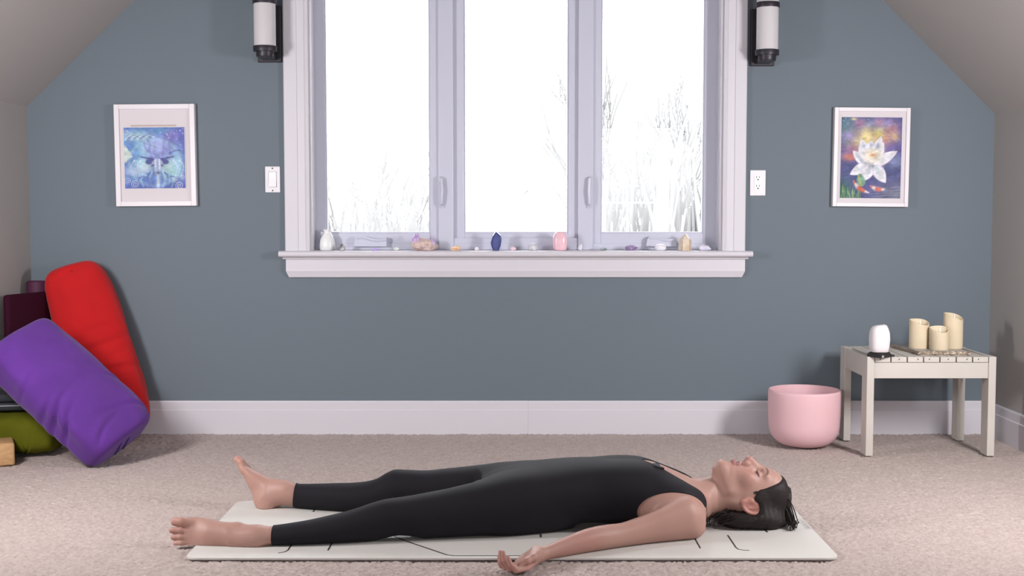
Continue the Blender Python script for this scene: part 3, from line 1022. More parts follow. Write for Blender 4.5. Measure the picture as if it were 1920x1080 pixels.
def deer_art(nx, ny):
    """A dreamy stag's head between a pale profile, moon and curling water."""
    x, y = np.meshgrid(np.linspace(0, 1, nx), np.linspace(0, 1, ny))
    C = np.zeros(x.shape + (3,)) + hx('5577cf')
    C = blend(C, hx('4a8fd8'), fbm(x, y, 6, 2) * .8)
    C = blend(C, hx('5a52c0'), sm(.3, .9, x * .7 + y * .6) * .75 * fbm(x, y, 5, 7))
    C = blend(C, hx('4f58b8'), sm(.2, .0, y) * .6)
    C = blend(C, hx('4fb0e0'), np.exp(-(((x - .28) / .14) ** 2 + ((y - .65) / .3) ** 2)) * .8)
    for cx, cy, rx, ry, c_, a_ in ((.32, .36, .14, .13, 'cfe6e6', .8), (.74, .36, .2, .18, 'bfe0dc', .85), (.78, .25, .14, .1, '9fdcd8', .7), (.86, .5, .08, .2, '8fc6ec', .7), (.15, .28, .16, .08, 'bfd0f0', .8),
                                   (.2, .86, .22, .08, 'b8e0e4', .8), (.52, .7, .26, .15, 'b0c0f0', .85), (.62, .95, .2, .07, '58a8d0', .6), (.8, .88, .12, .08, '9a7fdc', .6), (.35, .62, .1, .13, 'a8d4ee', .7)):
        C = blend(C, hx(c_), np.exp(-(((x - cx) / rx) ** 2 + ((y - cy) / ry) ** 2)) * a_)
    rim = np.hypot((x - .5), (y - .42) * 1.1)
    C = blend(C, hx('a8d8f0'), np.exp(-((rim - .42) / .03) ** 2) * .45)

    def stroke(p, col, w0, w1, a_=.85):
        nonlocal C
        p = np.array(p, float)
        if len(p) > 2:                                   # round off the corners
            for _ in range(3):
                q_ = [p[0]]
                for i in range(len(p) - 1):
                    q_ += [p[i] * .75 + p[i + 1] * .25, p[i] * .25 + p[i + 1] * .75]
                p = np.array(q_ + [p[-1]])
        n_ = 60
        for k in range(n_):
            q = k / (n_ - 1) * (len(p) - 1)
            i = min(int(q), len(p) - 2)
            cx, cy = p[i] + (p[i + 1] - p[i]) * (q - i)
            ww = w0 + (w1 - w0) * k / (n_ - 1)
            C = blend(C, hx(col), np.exp(-((x - cx) ** 2 + (y - cy) ** 2) / ww ** 2) * a_ * .5)
    for s_ in (-1, 1):
        stroke([(.54 + s_ * .03, .47), (.54 + s_ * .10, .55), (.54 + s_ * .13, .63), (.54 + s_ * .10, .72), (.54 + s_ * .15, .8)], '8a8fe0', .022, .010)
        stroke([(.54 + s_ * .12, .60), (.54 + s_ * .20, .66), (.54 + s_ * .21, .76)], '8a8fe0', .016, .008)
        stroke([(.54 + s_ * .06, .52), (.54 + s_ * .05, .66), (.54 + s_ * .02, .78)], '9aa0e8', .014, .007)
        stroke([(.54 + s_ * .08, .47), (.54 + s_ * .17, .50), (.54 + s_ * .27, .52)], '4a4a9a', .022, .006)       # ears
        stroke([(.54 + s_ * .12, .44), (.54 + s_ * .17, .43)], '4f58a0', .03, .016)
    stroke([(.75, .57), (.86, .63), (.93, .62)], '5a6ab8', .014, .008)
    for s_ in (-1, 1):                                          # flowing mane curves
        for k in range(6):
            stroke([(.54 + s_ * (.05 + .035 * k), .30 - .02 * k), (.54 + s_ * (.09 + .05 * k), .16), (.54 + s_ * (.03 + .05 * k), .02)], ['4f7fd0', '9fd6ea', '5a58b8'][k % 3], .012, .006, .7)
        for k in range(4):
            stroke([(.54 + s_ * (.22 + .05 * k), .46), (.54 + s_ * (.30 + .05 * k), .36), (.54 + s_ * (.24 + .05 * k), .2)], ['8fd8e0', 'c8d8f4'][k % 2], .014, .006, .6)
    for k in range(7):
        stroke([(.02 + .05 * k, .80 + .02 * (k % 2)), (.10 + .05 * k, .88), (.2 + .05 * k, .84)], ['d0ecea', '6a70c8'][k % 2], .008, .005, .8)
    # head
    m = sm(1, .85, np.hypot((x - .545) / (.045 + .075 * sm(.2, .46, y)), (y - .34) / .16))
    C = blend(C, hx('9fb4e4'), m * .9)
    C = blend(C, hx('eef4fa'), m * np.exp(-((np.abs(x - .545) - .035) / .014) ** 2) * sm(.24, .4, y) * .9)
    for s_ in (-1, 1):
        C = blend(C, hx('3f4a78'), np.exp(-(((x - .545 - s_ * .078) / .024) ** 2 + ((y - .375) / .016) ** 2)) * .95)
    C = blend(C, hx('2f3550'), np.exp(-(((x - .555) / .034) ** 2 + ((y - .255) / .024) ** 2)) * .95)
    C = blend(C, hx('5f6fc0'), np.exp(-(((x - .43) / .06) ** 2 + ((y - .1) / .14) ** 2)) * .6)
    C = blend(C, hx('d8ecf6'), np.exp(-(((x - .55) / .03) ** 2 + ((y - .1) / .1) ** 2)) * .8)
    # pale profile at the left edge
    pr = .02 + .09 * np.exp(-((y - .56) / .09) ** 2) + .035 * np.exp(-((y - .52) / .02) ** 2)
    C = blend(C, hx('cfe4dc'), sm(.02, -.01, x - pr) * sm(.4, .46, y) * sm(.74, .66, y))
    C = blend(C, hx('4a9a8a'), np.exp(-(((x - .085) / .02) ** 2 + ((y - .625) / .012) ** 2)) * .8)
    for cx, cy, r0 in ((.05, .125, .06), (.17, .07, .075), (.9, .04, .075), (.83, .14, .05), (.04, .92, .05), (.95, .18, .05)):
        C = spiral(C, x, y, cx, cy, r0, hx('e6eefa'))
    rr = np.random.default_rng(9)
    for k in range(18):
        cx, cy = rr.uniform(.6, .98), rr.uniform(.6, .98)
        C = blend(C, hx('e8e0ff'), np.exp(-((x - cx) ** 2 + (y - cy) ** 2) / .008 ** 2) * .7)
    return C


def ink(C, seed, sat=.8, gain=.72):
    """Printed look: brush texture, less saturation."""
    ny, nx = C.shape[:2]
    x, y = np.meshgrid(np.linspace(0, 1, nx), np.linspace(0, ny / nx, ny))
    tx = .72 + .36 * fbm(x, y, 26, seed) + .2 * (fbm(x, y, 70, seed + 1) - .5)
    C = C * tx[..., None]
    g_ = C.mean(-1, keepdims=True)
    return np.clip((g_ + (C - g_) * sat) * gain, 0, 1)


def artplane(t, name, C, corners, y):
    """corners: lower-left, lower-right, upper-right, upper-left (x, z)."""
    ny, nx = C.shape[:2]
    u, v = np.meshgrid(np.linspace(0, 1, nx), np.linspace(0, 1, ny))
    c = [np.array(q) for q in corners]
    P = ((1 - u) * (1 - v))[..., None] * c[0] + (u * (1 - v))[..., None] * c[1] + (u * v)[..., None] * c[2] + ((1 - u) * v)[..., None] * c[3]
    V = np.stack([P[..., 0], np.full_like(u, y), P[..., 1]], -1).reshape(-1, 3)
    idx = np.arange(ny * nx).reshape(ny, nx)
    Fc = np.stack([idx[:-1, :-1], idx[:-1, 1:], idx[1:, 1:], idx[1:, :-1]], -1).reshape(-1, 4)
    o = mk(name, V, Fc, 'printm', t)
    at = o.data.color_attributes.new('ink', 'FLOAT_COLOR', 'POINT')
    at.data.foreach_set('color', np.concatenate([C.reshape(-1, 3), np.ones((ny * nx, 1))], 1).astype(np.float32).ravel())
    return o


def picture(px4, label, dep, border):
    """px4: outer corners ul, ur, lr, ll in pixels on the wall."""
    y0 = WALL - dep
    P = [ony(*q, y0) for q in px4]
    ul, ur, lr, ll = [(float(p[0]), float(p[2])) for p in P]
    cx = sum(p[0] for p in (ul, ur, lr, ll)) / 4
    wd = ((ur[0] - ul[0]) + (lr[0] - ll[0])) / 2
    ht = ((ul[1] - ll[1]) + (ur[1] - lr[1])) / 2
    cz = (ul[1] + ll[1] + ur[1] + lr[1]) / 4
    rot = math.atan2(((ur[1] - ul[1]) + (lr[1] - ll[1])) / 2, wd)
    rv = -math.atan2(((ul[0] - ll[0]) + (ur[0] - lr[0])) / 2, ht)
    rot = (rot + rv) / 2
    t = thing('framed_picture', (cx, WALL, cz - ht / 2), label, 'picture')
    c_, s_ = math.cos(rot), math.sin(rot)

    def tr(u, v):
        return (cx + u * c_ - v * s_, cz + u * s_ + v * c_)

    def slab(u0, u1, v0, v1, ya, yb, name, m, parent=t, bev=.0015):
        mt = Matrix.Translation((cx, 0, cz)) @ Matrix.Rotation(-rot, 4, 'Y')
        return G().box(u0, u1, ya, yb, v0, v1, bev, 1, mt).obj(name, m, parent)
    a, b = wd / 2, ht / 2
    slab(-a, -a + border, -b, b, y0, WALL, 'frame_side', 'frame')
    slab(a - border, a, -b, b, y0, WALL, 'frame_side', 'frame')
    slab(-a + border, a - border, b - border, b, y0, WALL, 'frame_rail', 'frame')
    slab(-a + border, a - border, -b, -b + border, y0, WALL, 'frame_rail', 'frame')
    return t, a, b, tr, slab, y0


t, a, b, tr, slab, y0 = picture(((212, 195), (363, 195), (369, 386), (218, 387)), 'white framed picture of a blue stag head on a small square print', .03, .022)
slab(-a + .02, a - .02, -b + .02, b - .02, y0 + .010, WALL - .004, 'mount', 'paper', bev=0)
zt = b - .0895
slab(-.105, .094, zt - .02, zt, y0 + .0085, y0 + .0115, 'tan_strip', 'tan', bev=0)
slab(-.140, .133, -.148 + .0, .1250, y0 + .0070, y0 + .0088, 'print_sheet', 'paper', bev=0)
q = .1325
ct = (-.0035, -.0115)
artplane(t, 'print', ink(deer_art(170, 170), 31, .85, .9), [tr(ct[0] - q, ct[1] - q), tr(ct[0] + q, ct[1] - q), tr(ct[0] + q, ct[1] + q), tr(ct[0] - q, ct[1] + q)], y0 + .0066)

t, a, b, tr, slab, y0 = picture(((1565, 200), (1708, 203), (1703, 388), (1562, 387)), 'white framed painting of a white lotus flower over dark water', .03, .017)
slab(-a + .015, a - .015, -b + .015, b - .015, y0 + .008, WALL - .004, 'mount', 'paper', bev=0)
u0, u1, v0, v1 = -a + .032, a - .034, -b + .037, b - .042
artplane(t, 'print', ink(lotus_art(160, 208), 41, .78, .88), [tr(u0, v0), tr(u1, v0), tr(u1, v1), tr(u0, v1)], y0 + .0072)

# ------------------------------------------------------------------ stones and ornaments on the sill
def stone_mat(name, c, **k):
    return mat(name, c, **k)


SM = dict(
    amethyst=mat('amethyst', (.42, .27, .58), .25, var=.35, vscale=45, spec=.6, rgb2=(.72, .6, .78)),
    matrix=mat('pale_matrix', (.62, .48, .44), .7, var=.25, vscale=60, bump=.8, bscale=120, bdist=.004),
    violet=mat('violet_crystal', (.52, .40, .80), .2, var=.2, vscale=30, spec=.6),
    bw=mat('black_white_stone', (.70, .70, .72), .4, var=.9, vscale=45, rgb2=(.03, .03, .035)),
    palegreen=mat('pale_green_stone', (.66, .74, .68), .3, sss=.2),
    citrine=mat('orange_citrine', (.85, .42, .12), .3, var=.5, vscale=40, rgb2=(.85, .76, .66)),
    clear=mat('milky_quartz', (.78, .78, .84), .2, sss=.2),
    lapis=mat('lapis_blue', (.045, .06, .22), .18, var=.3, vscale=30, spec=.7, rgb2=(.07, .09, .27)),
    pinkst=mat('pink_stone', (.82, .62, .70), .35, sss=.15),
    howlite=mat('white_veined_stone', (.80, .80, .83), .35, var=.3, vscale=60, rgb2=(.5, .5, .55)),
    rose=mat('rose_quartz', (.86, .57, .64), .25, sss=.3, spec=.55, var=.08, vscale=25),
    moss=mat('dark_green_stone', (.16, .22, .22), .5, var=.6, vscale=80, rgb2=(.6, .66, .68)),
    purpledark=mat('purple_druse', (.17, .10, .27), .35, var=.6, vscale=90, rgb2=(.5, .42, .58), bump=1, bscale=180, bdist=.004),
    smoky=mat('smoky_point', (.58, .43, .28), .2, var=.3, vscale=25, rgb2=(.78, .68, .56), spec=.7),
    selen=mat('pale_selenite', (.70, .68, .80), .3),
)


def sill(px_, dy=.0):
    """A spot on the sill top: pixel column, depth behind the wall face."""
    y = WALL + .03 + dy
    p = ony(px_, 468, y)
    return (float(p[0]), y, ST)


def stone(name, g, m, label, cat='crystal', **k):
    return g.obj(name, SM[m], label=label, cat=cat, group='stones on the window sill', **k)


# vase
c = sill(614, .03)
g = G()
g.lathe([(0, 0), (.030, 0), (.034, .004), (.035, .02), (.032, .045), (.024, .064), (.017, .074), (.014, .080), (.0165, .088), (.020, .091), (.018, .092), (.012, .082), (0, .078)], c, 40)
g.tube([(c[0] - .016, c[1] - .012, c[2] + .078), (c[0] - .024, c[1] - .012, c[2] + .080), (c[0] - .024, c[1] - .012, c[2] + .068)], .003, 6)
g.obj('bud_vase', 'ceramic', smooth=True, label='small white ceramic bud vase on the sill next to the black and white stone', cat='vase')
c = sill(641, -.02)
g = rock(c, (.018, .014, .0165), 3, cuts=14, cut=.6, nz=.3)
g.V += []
stone('tourmaline_stone', g, 'bw', 'small black and white speckled stone on the sill beside the vase')
c = sill(704, -.03)
stone('violet_crystal', rock(c, (.019, .010, .0075), 5, cuts=16, cut=.55, nz=.1, sub=2), 'violet', 'small flat violet crystal before the crank handle on the sill')
c = sill(743)
stone('tumbled_stone', rock(c, (.014, .010, .0085), 9, cuts=4, cut=.85, nz=.1), 'palegreen', 'small pale green tumbled stone on the sill', smooth=True)

# amethyst cluster: a lumpy matrix with standing points
c = sill(794, -.01)
t = thing('amethyst_cluster', c, 'large amethyst cluster on pale rough matrix on the sill', 'crystal', 'stones on the window sill')
gm = rock(c, (.060, .03, .030), 12, cuts=8, cut=.75, nz=.25, sub=4)
gm.obj('matrix', SM['matrix'], t, smooth=True)


def point(g, base, tip, r, n=6, seed=0):
    b, q = Vector(base), Vector(tip)
    d = (q - b)
    k = d.normalized()
    u = k.orthogonal().normalized()
    v = k.cross(u)
    V = []
    for fr_, rr in ((0, 1.0), (.62, .95)):
        for i in range(n):
            a_ = 2 * PI * i / n + seed
            V.append(b + d * fr_ + (u * math.cos(a_) + v * math.sin(a_)) * r * rr)
    V.append(q)
    Fc = [(i, (i + 1) % n, n + (i + 1) % n, n + i) for i in range(n)] + [(n + i, n + (i + 1) % n, 2 * n) for i in range(n)] + [tuple(range(n))[::-1]]
    g.add(V, Fc)


rj = random.Random(2)
for i in range(16):
    q = -1 + 2 * i / 15
    bx = c[0] + q * .045
    h = .018 + .012 * rj.random() + (.024 if -.85 < q < -.4 else 0)
    g = G()
    base = (bx, c[1] + rj.uniform(-.012, .012), c[2] + .026)
    point(g, base, (bx + rj.uniform(-.008, .008), base[1] + rj.uniform(-.01, .01), base[2] + h), rj.uniform(.006, .009) + (.006 if -.75 < q < -.5 else 0), seed=i)
    g.obj('crystal_point', SM['amethyst'], t)
c = sill(853)
stone('citrine_chunk', rock(c, (.025, .015, .0135), 21, cuts=16, cut=.6, nz=.2), 'citrine', 'rough orange and white citrine chunk on the sill')
c = sill(894)
stone('quartz_pebble', rock(c, (.0105, .009, .009), 23, cuts=6, cut=.8), 'clear', 'tiny clear quartz pebble on the sill beside the blue stone', smooth=True)
# lapis freeform: tall faceted blade
c = sill(930, -.02)
pl = [(-.013, 0), (.013, 0), (.0215, .022), (.025, .05), (.0215, .068), (.003, .084), (-.002, .084), (-.014, .066), (-.024, .035), (-.021, .018)]
V, Fc = [], []
for y_, s_ in ((-.013, .55), (-.008, .92), (0, 1), (.008, .92), (.013, .55)):
    for x_, z_ in pl:
        V.append((c[0] + x_ * s_, c[1] + y_, c[2] + .04 + (z_ - .04) * (s_ * .4 + .6 if z_ > .01 else 1)))
n = len(pl)
Fc = [tuple(range(n))[::-1], tuple(range(4 * n, 5 * n))] + [(j * n + i, j * n + (i + 1) % n, (j + 1) * n + (i + 1) % n, (j + 1) * n + i) for j in range(4) for i in range(n)]
stone('lapis_freeform', fixn('l', V, Fc), 'lapis', 'tall polished dark blue lapis stone on the sill')
c = sill(962)
stone('tumbled_stone', rock(c, (.0145, .011, .010), 31, cuts=6, cut=.8), 'pinkst', 'small pale pink tumbled stone on the sill beside the blue one', smooth=True)
c = sill(999)
stone('howlite_ball', rock(c, (.0205, .018, .0185), 33, cuts=12, cut=.85, nz=.12), 'howlite', 'round white veined stone on the sill', smooth=True)
c = sill(1050, .0)
V, Fc = [], []
lev = [(0, .024), (.006, .029), (.03, .032), (.055, .031), (.072, .026), (.082, .016), (.084, .004)]
nk = 28
for z, r_ in lev:
    for k in range(nk):
        a_ = 2 * PI * k / nk
        V.append((c[0] + spow(math.cos(a_), .8) * r_, c[1] + spow(math.sin(a_), .8) * r_ * .8, c[2] + z))
Fc = [tuple(range(nk))[::-1], tuple(range((len(lev) - 1) * nk, len(lev) * nk))] + [(j * nk + k, j * nk + (k + 1) % nk, (j + 1) * nk + (k + 1) % nk, (j + 1) * nk + k) for j in range(len(lev) - 1) for k in range(nk)]
stone('rose_quartz_freeform', G().add(V, Fc), 'rose', 'upright rounded pink rose quartz on the sill', smooth=True)
c = sill(1088)
g = G()
point(g, (c[0] - .004, c[1], c[2] + .0), (c[0] + .006, c[1], c[2] + .026), .010, 5)
g.V = rest(g.V, ST).tolist()
stone('quartz_point', g, 'clear', 'small pale quartz point on the sill beside the rose quartz')
c = sill(1131)
stone('green_rough_stone', rock(c, (.017, .012, .008), 41, cuts=16, cut=.6, nz=.4), 'moss', 'small dark green rough stone on the sill')
c = sill(1183)
stone('amethyst_druse', rock(c, (.030, .018, .0135), 43, cuts=8, cut=.75, nz=.15, sub=4), 'purpledark', 'low dark purple amethyst druse on the sill', smooth=True)
c = sill(1238, -.03)
stone('milky_stone', rock(c, (.026, .018, .017), 47, cuts=3, cut=.92, nz=.05), 'clear', 'smooth white oval stone before the crank handle on the sill', smooth=True)
c = sill(1284, -.01)
g = G()
point(g, c, (c[0] + .003, c[1], c[2] + .076), .0285, 6, .3)
stone('smoky_quartz_point', g, 'smoky', 'upright smoky golden quartz point on the sill')
c = sill(1323)
stone('selenite_chip', rock(c, (.029, .011, .014), 53, cuts=14, cut=.6, nz=.1), 'selen', 'pale lilac translucent chip on the sill next to the window jamb')

# ------------------------------------------------------------------ yoga mat
MX0, MX1, MY0, MY1, MZ = -.929, .929, 3.447, 4.135, .0062


def rrect(x0, x1, y0, y1, r, n=8):
    P = []
    for cx, cy, a0 in ((x1 - r, y1 - r, 0), (x0 + r, y1 - r, 90), (x0 + r, y0 + r, 180), (x1 - r, y0 + r, 270)):
        for k in range(n + 1):
            a = math.radians(a0 + 90 * k / n)
            P.append((cx + r * math.cos(a), cy + r * math.sin(a)))
    return P


MT = thing('yoga_mat', ((MX0 + MX1) / 2, (MY0 + MY1) / 2, 0), 'cream yoga mat with dark guide lines under the lying person', 'yoga mat')
po = rrect(MX0, MX1, MY0, MY1, .035)
pi_ = rrect(MX0 + .0015, MX1 - .0015, MY0 + .0015, MY1 - .0015, .034)
n = len(po)
V = [(x, y, .0) for x, y in po] + [(x, y, MZ - .001) for x, y in po] + [(x, y, MZ) for x, y in pi_]
Fc = [tuple(range(n))[::-1], tuple(range(2 * n, 3 * n))] + [(j * n + i, j * n + (i + 1) % n, (j + 1) * n + (i + 1) % n, (j + 1) * n + i) for j in (0, 1) for i in range(n)]
G().add(V, Fc).obj('mat_sheet', 'matw', MT)


def ribbon(pts, wd):
    P = [Vector((p[0], p[1], 0)) for p in pts]
    V, Fc = [], []
    for i, p in enumerate(P):
        d = (P[min(i + 1, len(P) - 1)] - P[max(0, i - 1)]).normalized()
        s_ = Vector((-d.y, d.x, 0)) * wd / 2
        for q in (p + s_, p - s_):
            V.append((q.x, q.y, MZ + .0004))
        for q in (p - s_, p + s_):
            V.append((q.x, q.y, MZ - .0004))
    for i in range(len(P) - 1):
        for j in range(4):
            k = (j + 1) % 4
            Fc.append((i * 4 + j, i * 4 + k, i * 4 + 4 + k, i * 4 + 4 + j))
    Fc += [(0, 1, 2, 3), tuple((len(P) - 1) * 4 + j for j in (3, 2, 1, 0))]
    g = fixn('rb', V, Fc)
    g.obj('guide_line', 'line', MT)


YC = (MY0 + MY1) / 2
for s_ in (-1, 1):
    yn = YC + s_ * (YC - onz(1000, 1046)[1])
    dia = [onz(760, 1018), onz(845, 1043)]
    y1_ = YC + s_ * (YC - dia[0][1])
    ribbon([(dia[0][0] - .05, y1_ - s_ * .07), (dia[0][0], y1_), (dia[1][0] - .01, yn - s_ * .008), (dia[1][0] + .01, yn), (dia[1][0] + .04, yn), (.06, yn), (.16, yn)], .006)
    a, b = onz(541, 1034), onz(527, 1041)
    ye = YC + s_ * (YC - b[1])
    ribbon([(a[0] + .0, YC + s_ * .19), (a[0], ye - s_ * .03), (a[0] - .006, ye - s_ * .012), (a[0] - .022, ye)], .005)
    a = onz(615, 1036)
    ribbon([(a[0], YC + s_ * .12), (a[0], YC + s_ * (YC - a[1]))], .005)
    a = onz(1313, 1032)
    ribbon([(a[0], YC + s_ * .1), (a[0], YC + s_ * (YC - a[1]))], .005)
    a = onz(1380, 1031)
    ye = YC + s_ * (YC - onz(1380, 1036)[1])
    ribbon([(a[0], YC + s_ * .1), (a[0], ye - s_ * .03), (a[0] + .004, ye - s_ * .012), (a[0] + .016, ye - s_ * .003), (a[0] + .034, ye)], .005)
a, b = onz(418, 986), onz(436, 986)
ribbon([(a[0], a[1]), (b[0], b[1])], .006)
a = onz(1437, 1000)
ribbon([(a[0], a[1] + .03), (a[0], a[1] - .012)], .006)
a = onz(1014, 1010)
ribbon([(a[0], a[1] + .03), (a[0], a[1] - .008)], .006)
# faint maker's lettering across the head end
cu = bpy.data.curves.new('mat_lettering', 'FONT')
cu.body = 'LIFORME'
cu.size = .026
cu.align_x, cu.align_y = 'CENTER', 'CENTER'
cu.space_character = 1.25
tmp = bpy.data.objects.new('tmp', cu)
COL.objects.link(tmp)
bpy.context.view_layer.update()
me = bpy.data.meshes.new_from_object(tmp.evaluated_get(bpy.context.evaluated_depsgraph_get()))
bpy.data.objects.remove(tmp, do_unlink=True)
lc = onz(1511, 985)
V = [(lc[0] - .008 + v.co.y, YC + .035 - v.co.x, MZ + .0004) for v in me.vertices]
G().add(V, [tuple(p.vertices) for p in me.polygons]).obj('lettering', 'textg', MT)

# ------------------------------------------------------------------ person: an implicit body turned into one continuous mesh
VS = .0026
LO = np.array([-1.02, 3.19, .0])
HI = np.array([.90, 4.36, .262])
NN = np.ceil((HI - LO) / VS).astype(int) + 1
D = np.full(tuple(NN), .08, np.float32)
AX = [LO[i] + VS * np.arange(NN[i]) for i in range(3)]


def hermite(xk, fk):
    xk, fk = np.asarray(xk, float), np.asarray(fk, float)
    o = np.argsort(xk)
    xk, fk = xk[o], fk[o]
    d = np.diff(fk) / np.diff(xk)
    m = np.zeros_like(fk)
    m[1:-1] = (d[:-1] + d[1:]) / 2
    m[1:-1] = np.where(d[:-1] * d[1:] <= 0, 0, m[1:-1])
    m[0], m[-1] = d[0], d[-1]

    def f(x):
        x = np.clip(x, xk[0], xk[-1])
        i = np.clip(np.searchsorted(xk, x) - 1, 0, len(xk) - 2)
        h = xk[i + 1] - xk[i]
        t = (x - xk[i]) / h
        return ((1 + 2 * t) * (1 - t) ** 2 * fk[i] + t * (1 - t) ** 2 * h * m[i] + t * t * (3 - 2 * t) * fk[i + 1] + t * t * (t - 1) * h * m[i + 1])
    return f


def smin(a, b, k):
    h = np.maximum(k - np.abs(a - b), 0) / k
    return np.minimum(a, b) - h * h * k * .25


def add(fn, lo, hi, k=.01, pad=.03, sub=False):
    lo, hi = np.asarray(lo) - pad, np.asarray(hi) + pad
    sl = []
    for i in range(3):
        a = int(np.clip(np.floor((lo[i] - LO[i]) / VS), 0, NN[i]))
        b = int(np.clip(np.ceil((hi[i] - LO[i]) / VS) + 1, 0, NN[i]))
        sl.append(slice(a, b))
    x, y, z = (AX[i][sl[i]] for i in range(3))
    if min(len(x), len(y), len(z)) == 0: return
    v = fn(x[:, None, None], y[None, :, None], z[None, None, :])
    blk = D[tuple(sl)]
    if sub: D[tuple(sl)] = -smin(-blk, v, k)
    else: D[tuple(sl)] = smin(blk, v, k)


class Tube:
    """Limb running along x: centre line cy(x), upper and lower surface, half width, superellipse power."""
    def __init__(s, x, cy, top, bot, ry, p=2.0):
        s.x0, s.x1 = min(x), max(x)
        s.cy, s.top, s.bot, s.ry = hermite(x, cy), hermite(x, top), hermite(x, bot), hermite(x, ry)
        s.p = p
        s.bb = ((s.x0, min(np.array(cy) - np.array(ry)), min(bot)), (s.x1, max(np.array(cy) + np.array(ry)), max(top)))

    def __call__(s, x, y, z):
        t, b, r, cy = s.top(x), s.bot(x), s.ry(x), s.cy(x)
        cz, rz = (t + b) / 2, (t - b) / 2
        qy, qz = np.abs(y - cy) / r, np.abs(z - cz) / rz
        k0 = (qy ** s.p + qz ** s.p) ** (1 / s.p) + 1e-6
        gr = np.sqrt(((qy / k0) ** (s.p - 1) / r) ** 2 + ((qz / k0) ** (s.p - 1) / rz) ** 2) + 1e-6
        d = (k0 - 1) / gr
        return np.maximum(np.maximum(d, s.x0 - x), x - s.x1)

    def put(s, k=.02): add(s, *s.bb, k=k)


def cone(a, b, ra, rb):
    a, b = np.asarray(a, float), np.asarray(b, float)
    ab = b - a
    L2 = ab @ ab

    def f(x, y, z):
        t = np.clip(((x - a[0]) * ab[0] + (y - a[1]) * ab[1] + (z - a[2]) * ab[2]) / L2, 0, 1)
        return np.sqrt((x - a[0] - t * ab[0]) ** 2 + (y - a[1] - t * ab[1]) ** 2 + (z - a[2] - t * ab[2]) ** 2) - (ra + (rb - ra) * t)
    r = max(ra, rb)
    return f, np.minimum(a, b) - r, np.maximum(a, b) + r


def ell(c, R, A=None):
    """Ellipsoid, axes given by the rows of A."""
    c, R = np.asarray(c, float), np.asarray(R, float)
    A = np.eye(3) if A is None else np.asarray(A, float)

    def f(x, y, z):
        dx, dy, dz = x - c[0], y - c[1], z - c[2]
        q = [A[i, 0] * dx + A[i, 1] * dy + A[i, 2] * dz for i in range(3)]
        k0 = np.sqrt(sum((q[i] / R[i]) ** 2 for i in range(3))) + 1e-6
        k1 = np.sqrt(sum((q[i] / R[i] ** 2) ** 2 for i in range(3))) + 1e-6
        return k0 * (k0 - 1) / k1
    r = R.max()
    return f, c - r, c + r


def chain(pts, rad, k=.006):
    for i in range(len(pts) - 1):
        add(*cone(pts[i], pts[i + 1], rad[i], rad[i + 1]), k=k, pad=.012)


def sil(rows, cyf):
    """rows of (px, y_top, y_bottom): world x, centre y, top z, bottom z of a limb at depth cyf(px)."""
    out = []
    for px_, t, b in rows:
        y = float(cyf(px_))
        m = ony(px_, (t + b) / 2, y)
        h = (b - t) / 2 / (F / y) / math.cos(.14)
        out.append((m[0], y, max(m[2] + h, .01), max(m[2] - h, MZ)))
    return [list(c) for c in zip(*out)]


BY = 3.835                                               # body axis
# ---- legs
near = [(440, 1003, 1020), (456, 995, 1027), (474, 988, 1031), (512, 987, 1033), (550, 982, 1033), (580, 977, 1033), (612, 970, 1032), (645, 962, 1029), (672, 954, 1025), (695, 946, 1020), (722, 938.5, 1006), (748, 935, 1001), (774, 931, 1002.5),
        (800, 926, 1010), (834, 919.5, 1013), (880, 909, 1014), (927, 899, 1014), (985, 893, 1014), (1035, 905, 1000), (1070, 925, 985)]
cyn = hermite([440, 512, 645, 722, 880, 985, 1070], [3.585, 3.592, 3.628, 3.65, 3.705, 3.745, 3.775])
x, cy, tp, bt = sil(near, cyn)
ryn = [.015, .025, .029, .033, .040, .045, .050, .053, .053, .054, .056, .059, .063, .067, .072, .081, .088, .090, .075, .05]
LEGN = Tube(x, cy, tp, bt, ryn, 2.15)
far = [(503, 915, 932), (515, 907, 940), (532, 905, 944), (556, 909, 950), (592, 909, 955), (630, 908, 960), (665, 907, 962), (690, 904, 961), (707, 899, 959), (726, 888, 955), (743, 882, 951), (765, 883, 951), (789, 884, 955), (841, 880, 962), (890, 875, 968), (923, 872, 972), (975, 873, 976), (1020, 885, 968), (1055, 900, 955)]
cyf = hermite([503, 556, 665, 743, 890, 975, 1055], [4.045, 4.04, 4.005, 3.985, 3.945, 3.925, 3.895])
x, cy, tp, bt = sil(far, cyf)
ryf = [.015, .025, .029, .033, .043, .050, .053, .053, .053, .055, .057, .059, .062, .071, .081, .088, .090, .075, .05]
LEGF = Tube(x, cy, tp, bt, ryf, 2.15)
# ---- torso: px, y_top on the midline; bottoms in metres
tt = [(905, 893), (930, 882), (964, 874), (995, 869.5), (1024, 866), (1060, 862.5), (1094, 860.5), (1141, 860), (1180, 860), (1209, 862), (1245, 874), (1270, 887), (1297, 903), (1320, 916)]
ztop = [ony(a, b + 2, BY)[2] for a, b in tt]
xt = [ony(a, b, BY)[0] for a, b in tt]
zbot = [.018, .008, MZ, MZ, .010, .017, .022, .019, .011, MZ, MZ, MZ, .012, .03]
ryt = [.150, .166, .174, .176, .170, .158, .146, .141, .144, .148, .148, .135, .105, .07]
TORSO = Tube(xt, [BY] * len(xt), ztop, zbot, ryt, 2.35)

# ---- head frame
al = math.radians(13)
HU, HV, HW = np.array([math.cos(al), 0, -math.sin(al)]), np.array([math.sin(al), 0, math.cos(al)]), np.array([0, -1.0, 0])
tr_ = ony(1396, 942, BY - .072)
HO = np.array([tr_[0], BY, tr_[2]]) + HV * .009 + HU * .006
HA = np.stack([HU, HV, HW])


UK, U0 = 1.09, .0081                                       # face length


def hp(u, v, w_=0.0): return HO + HU * (u * UK + U0) + HV * v + HW * w_


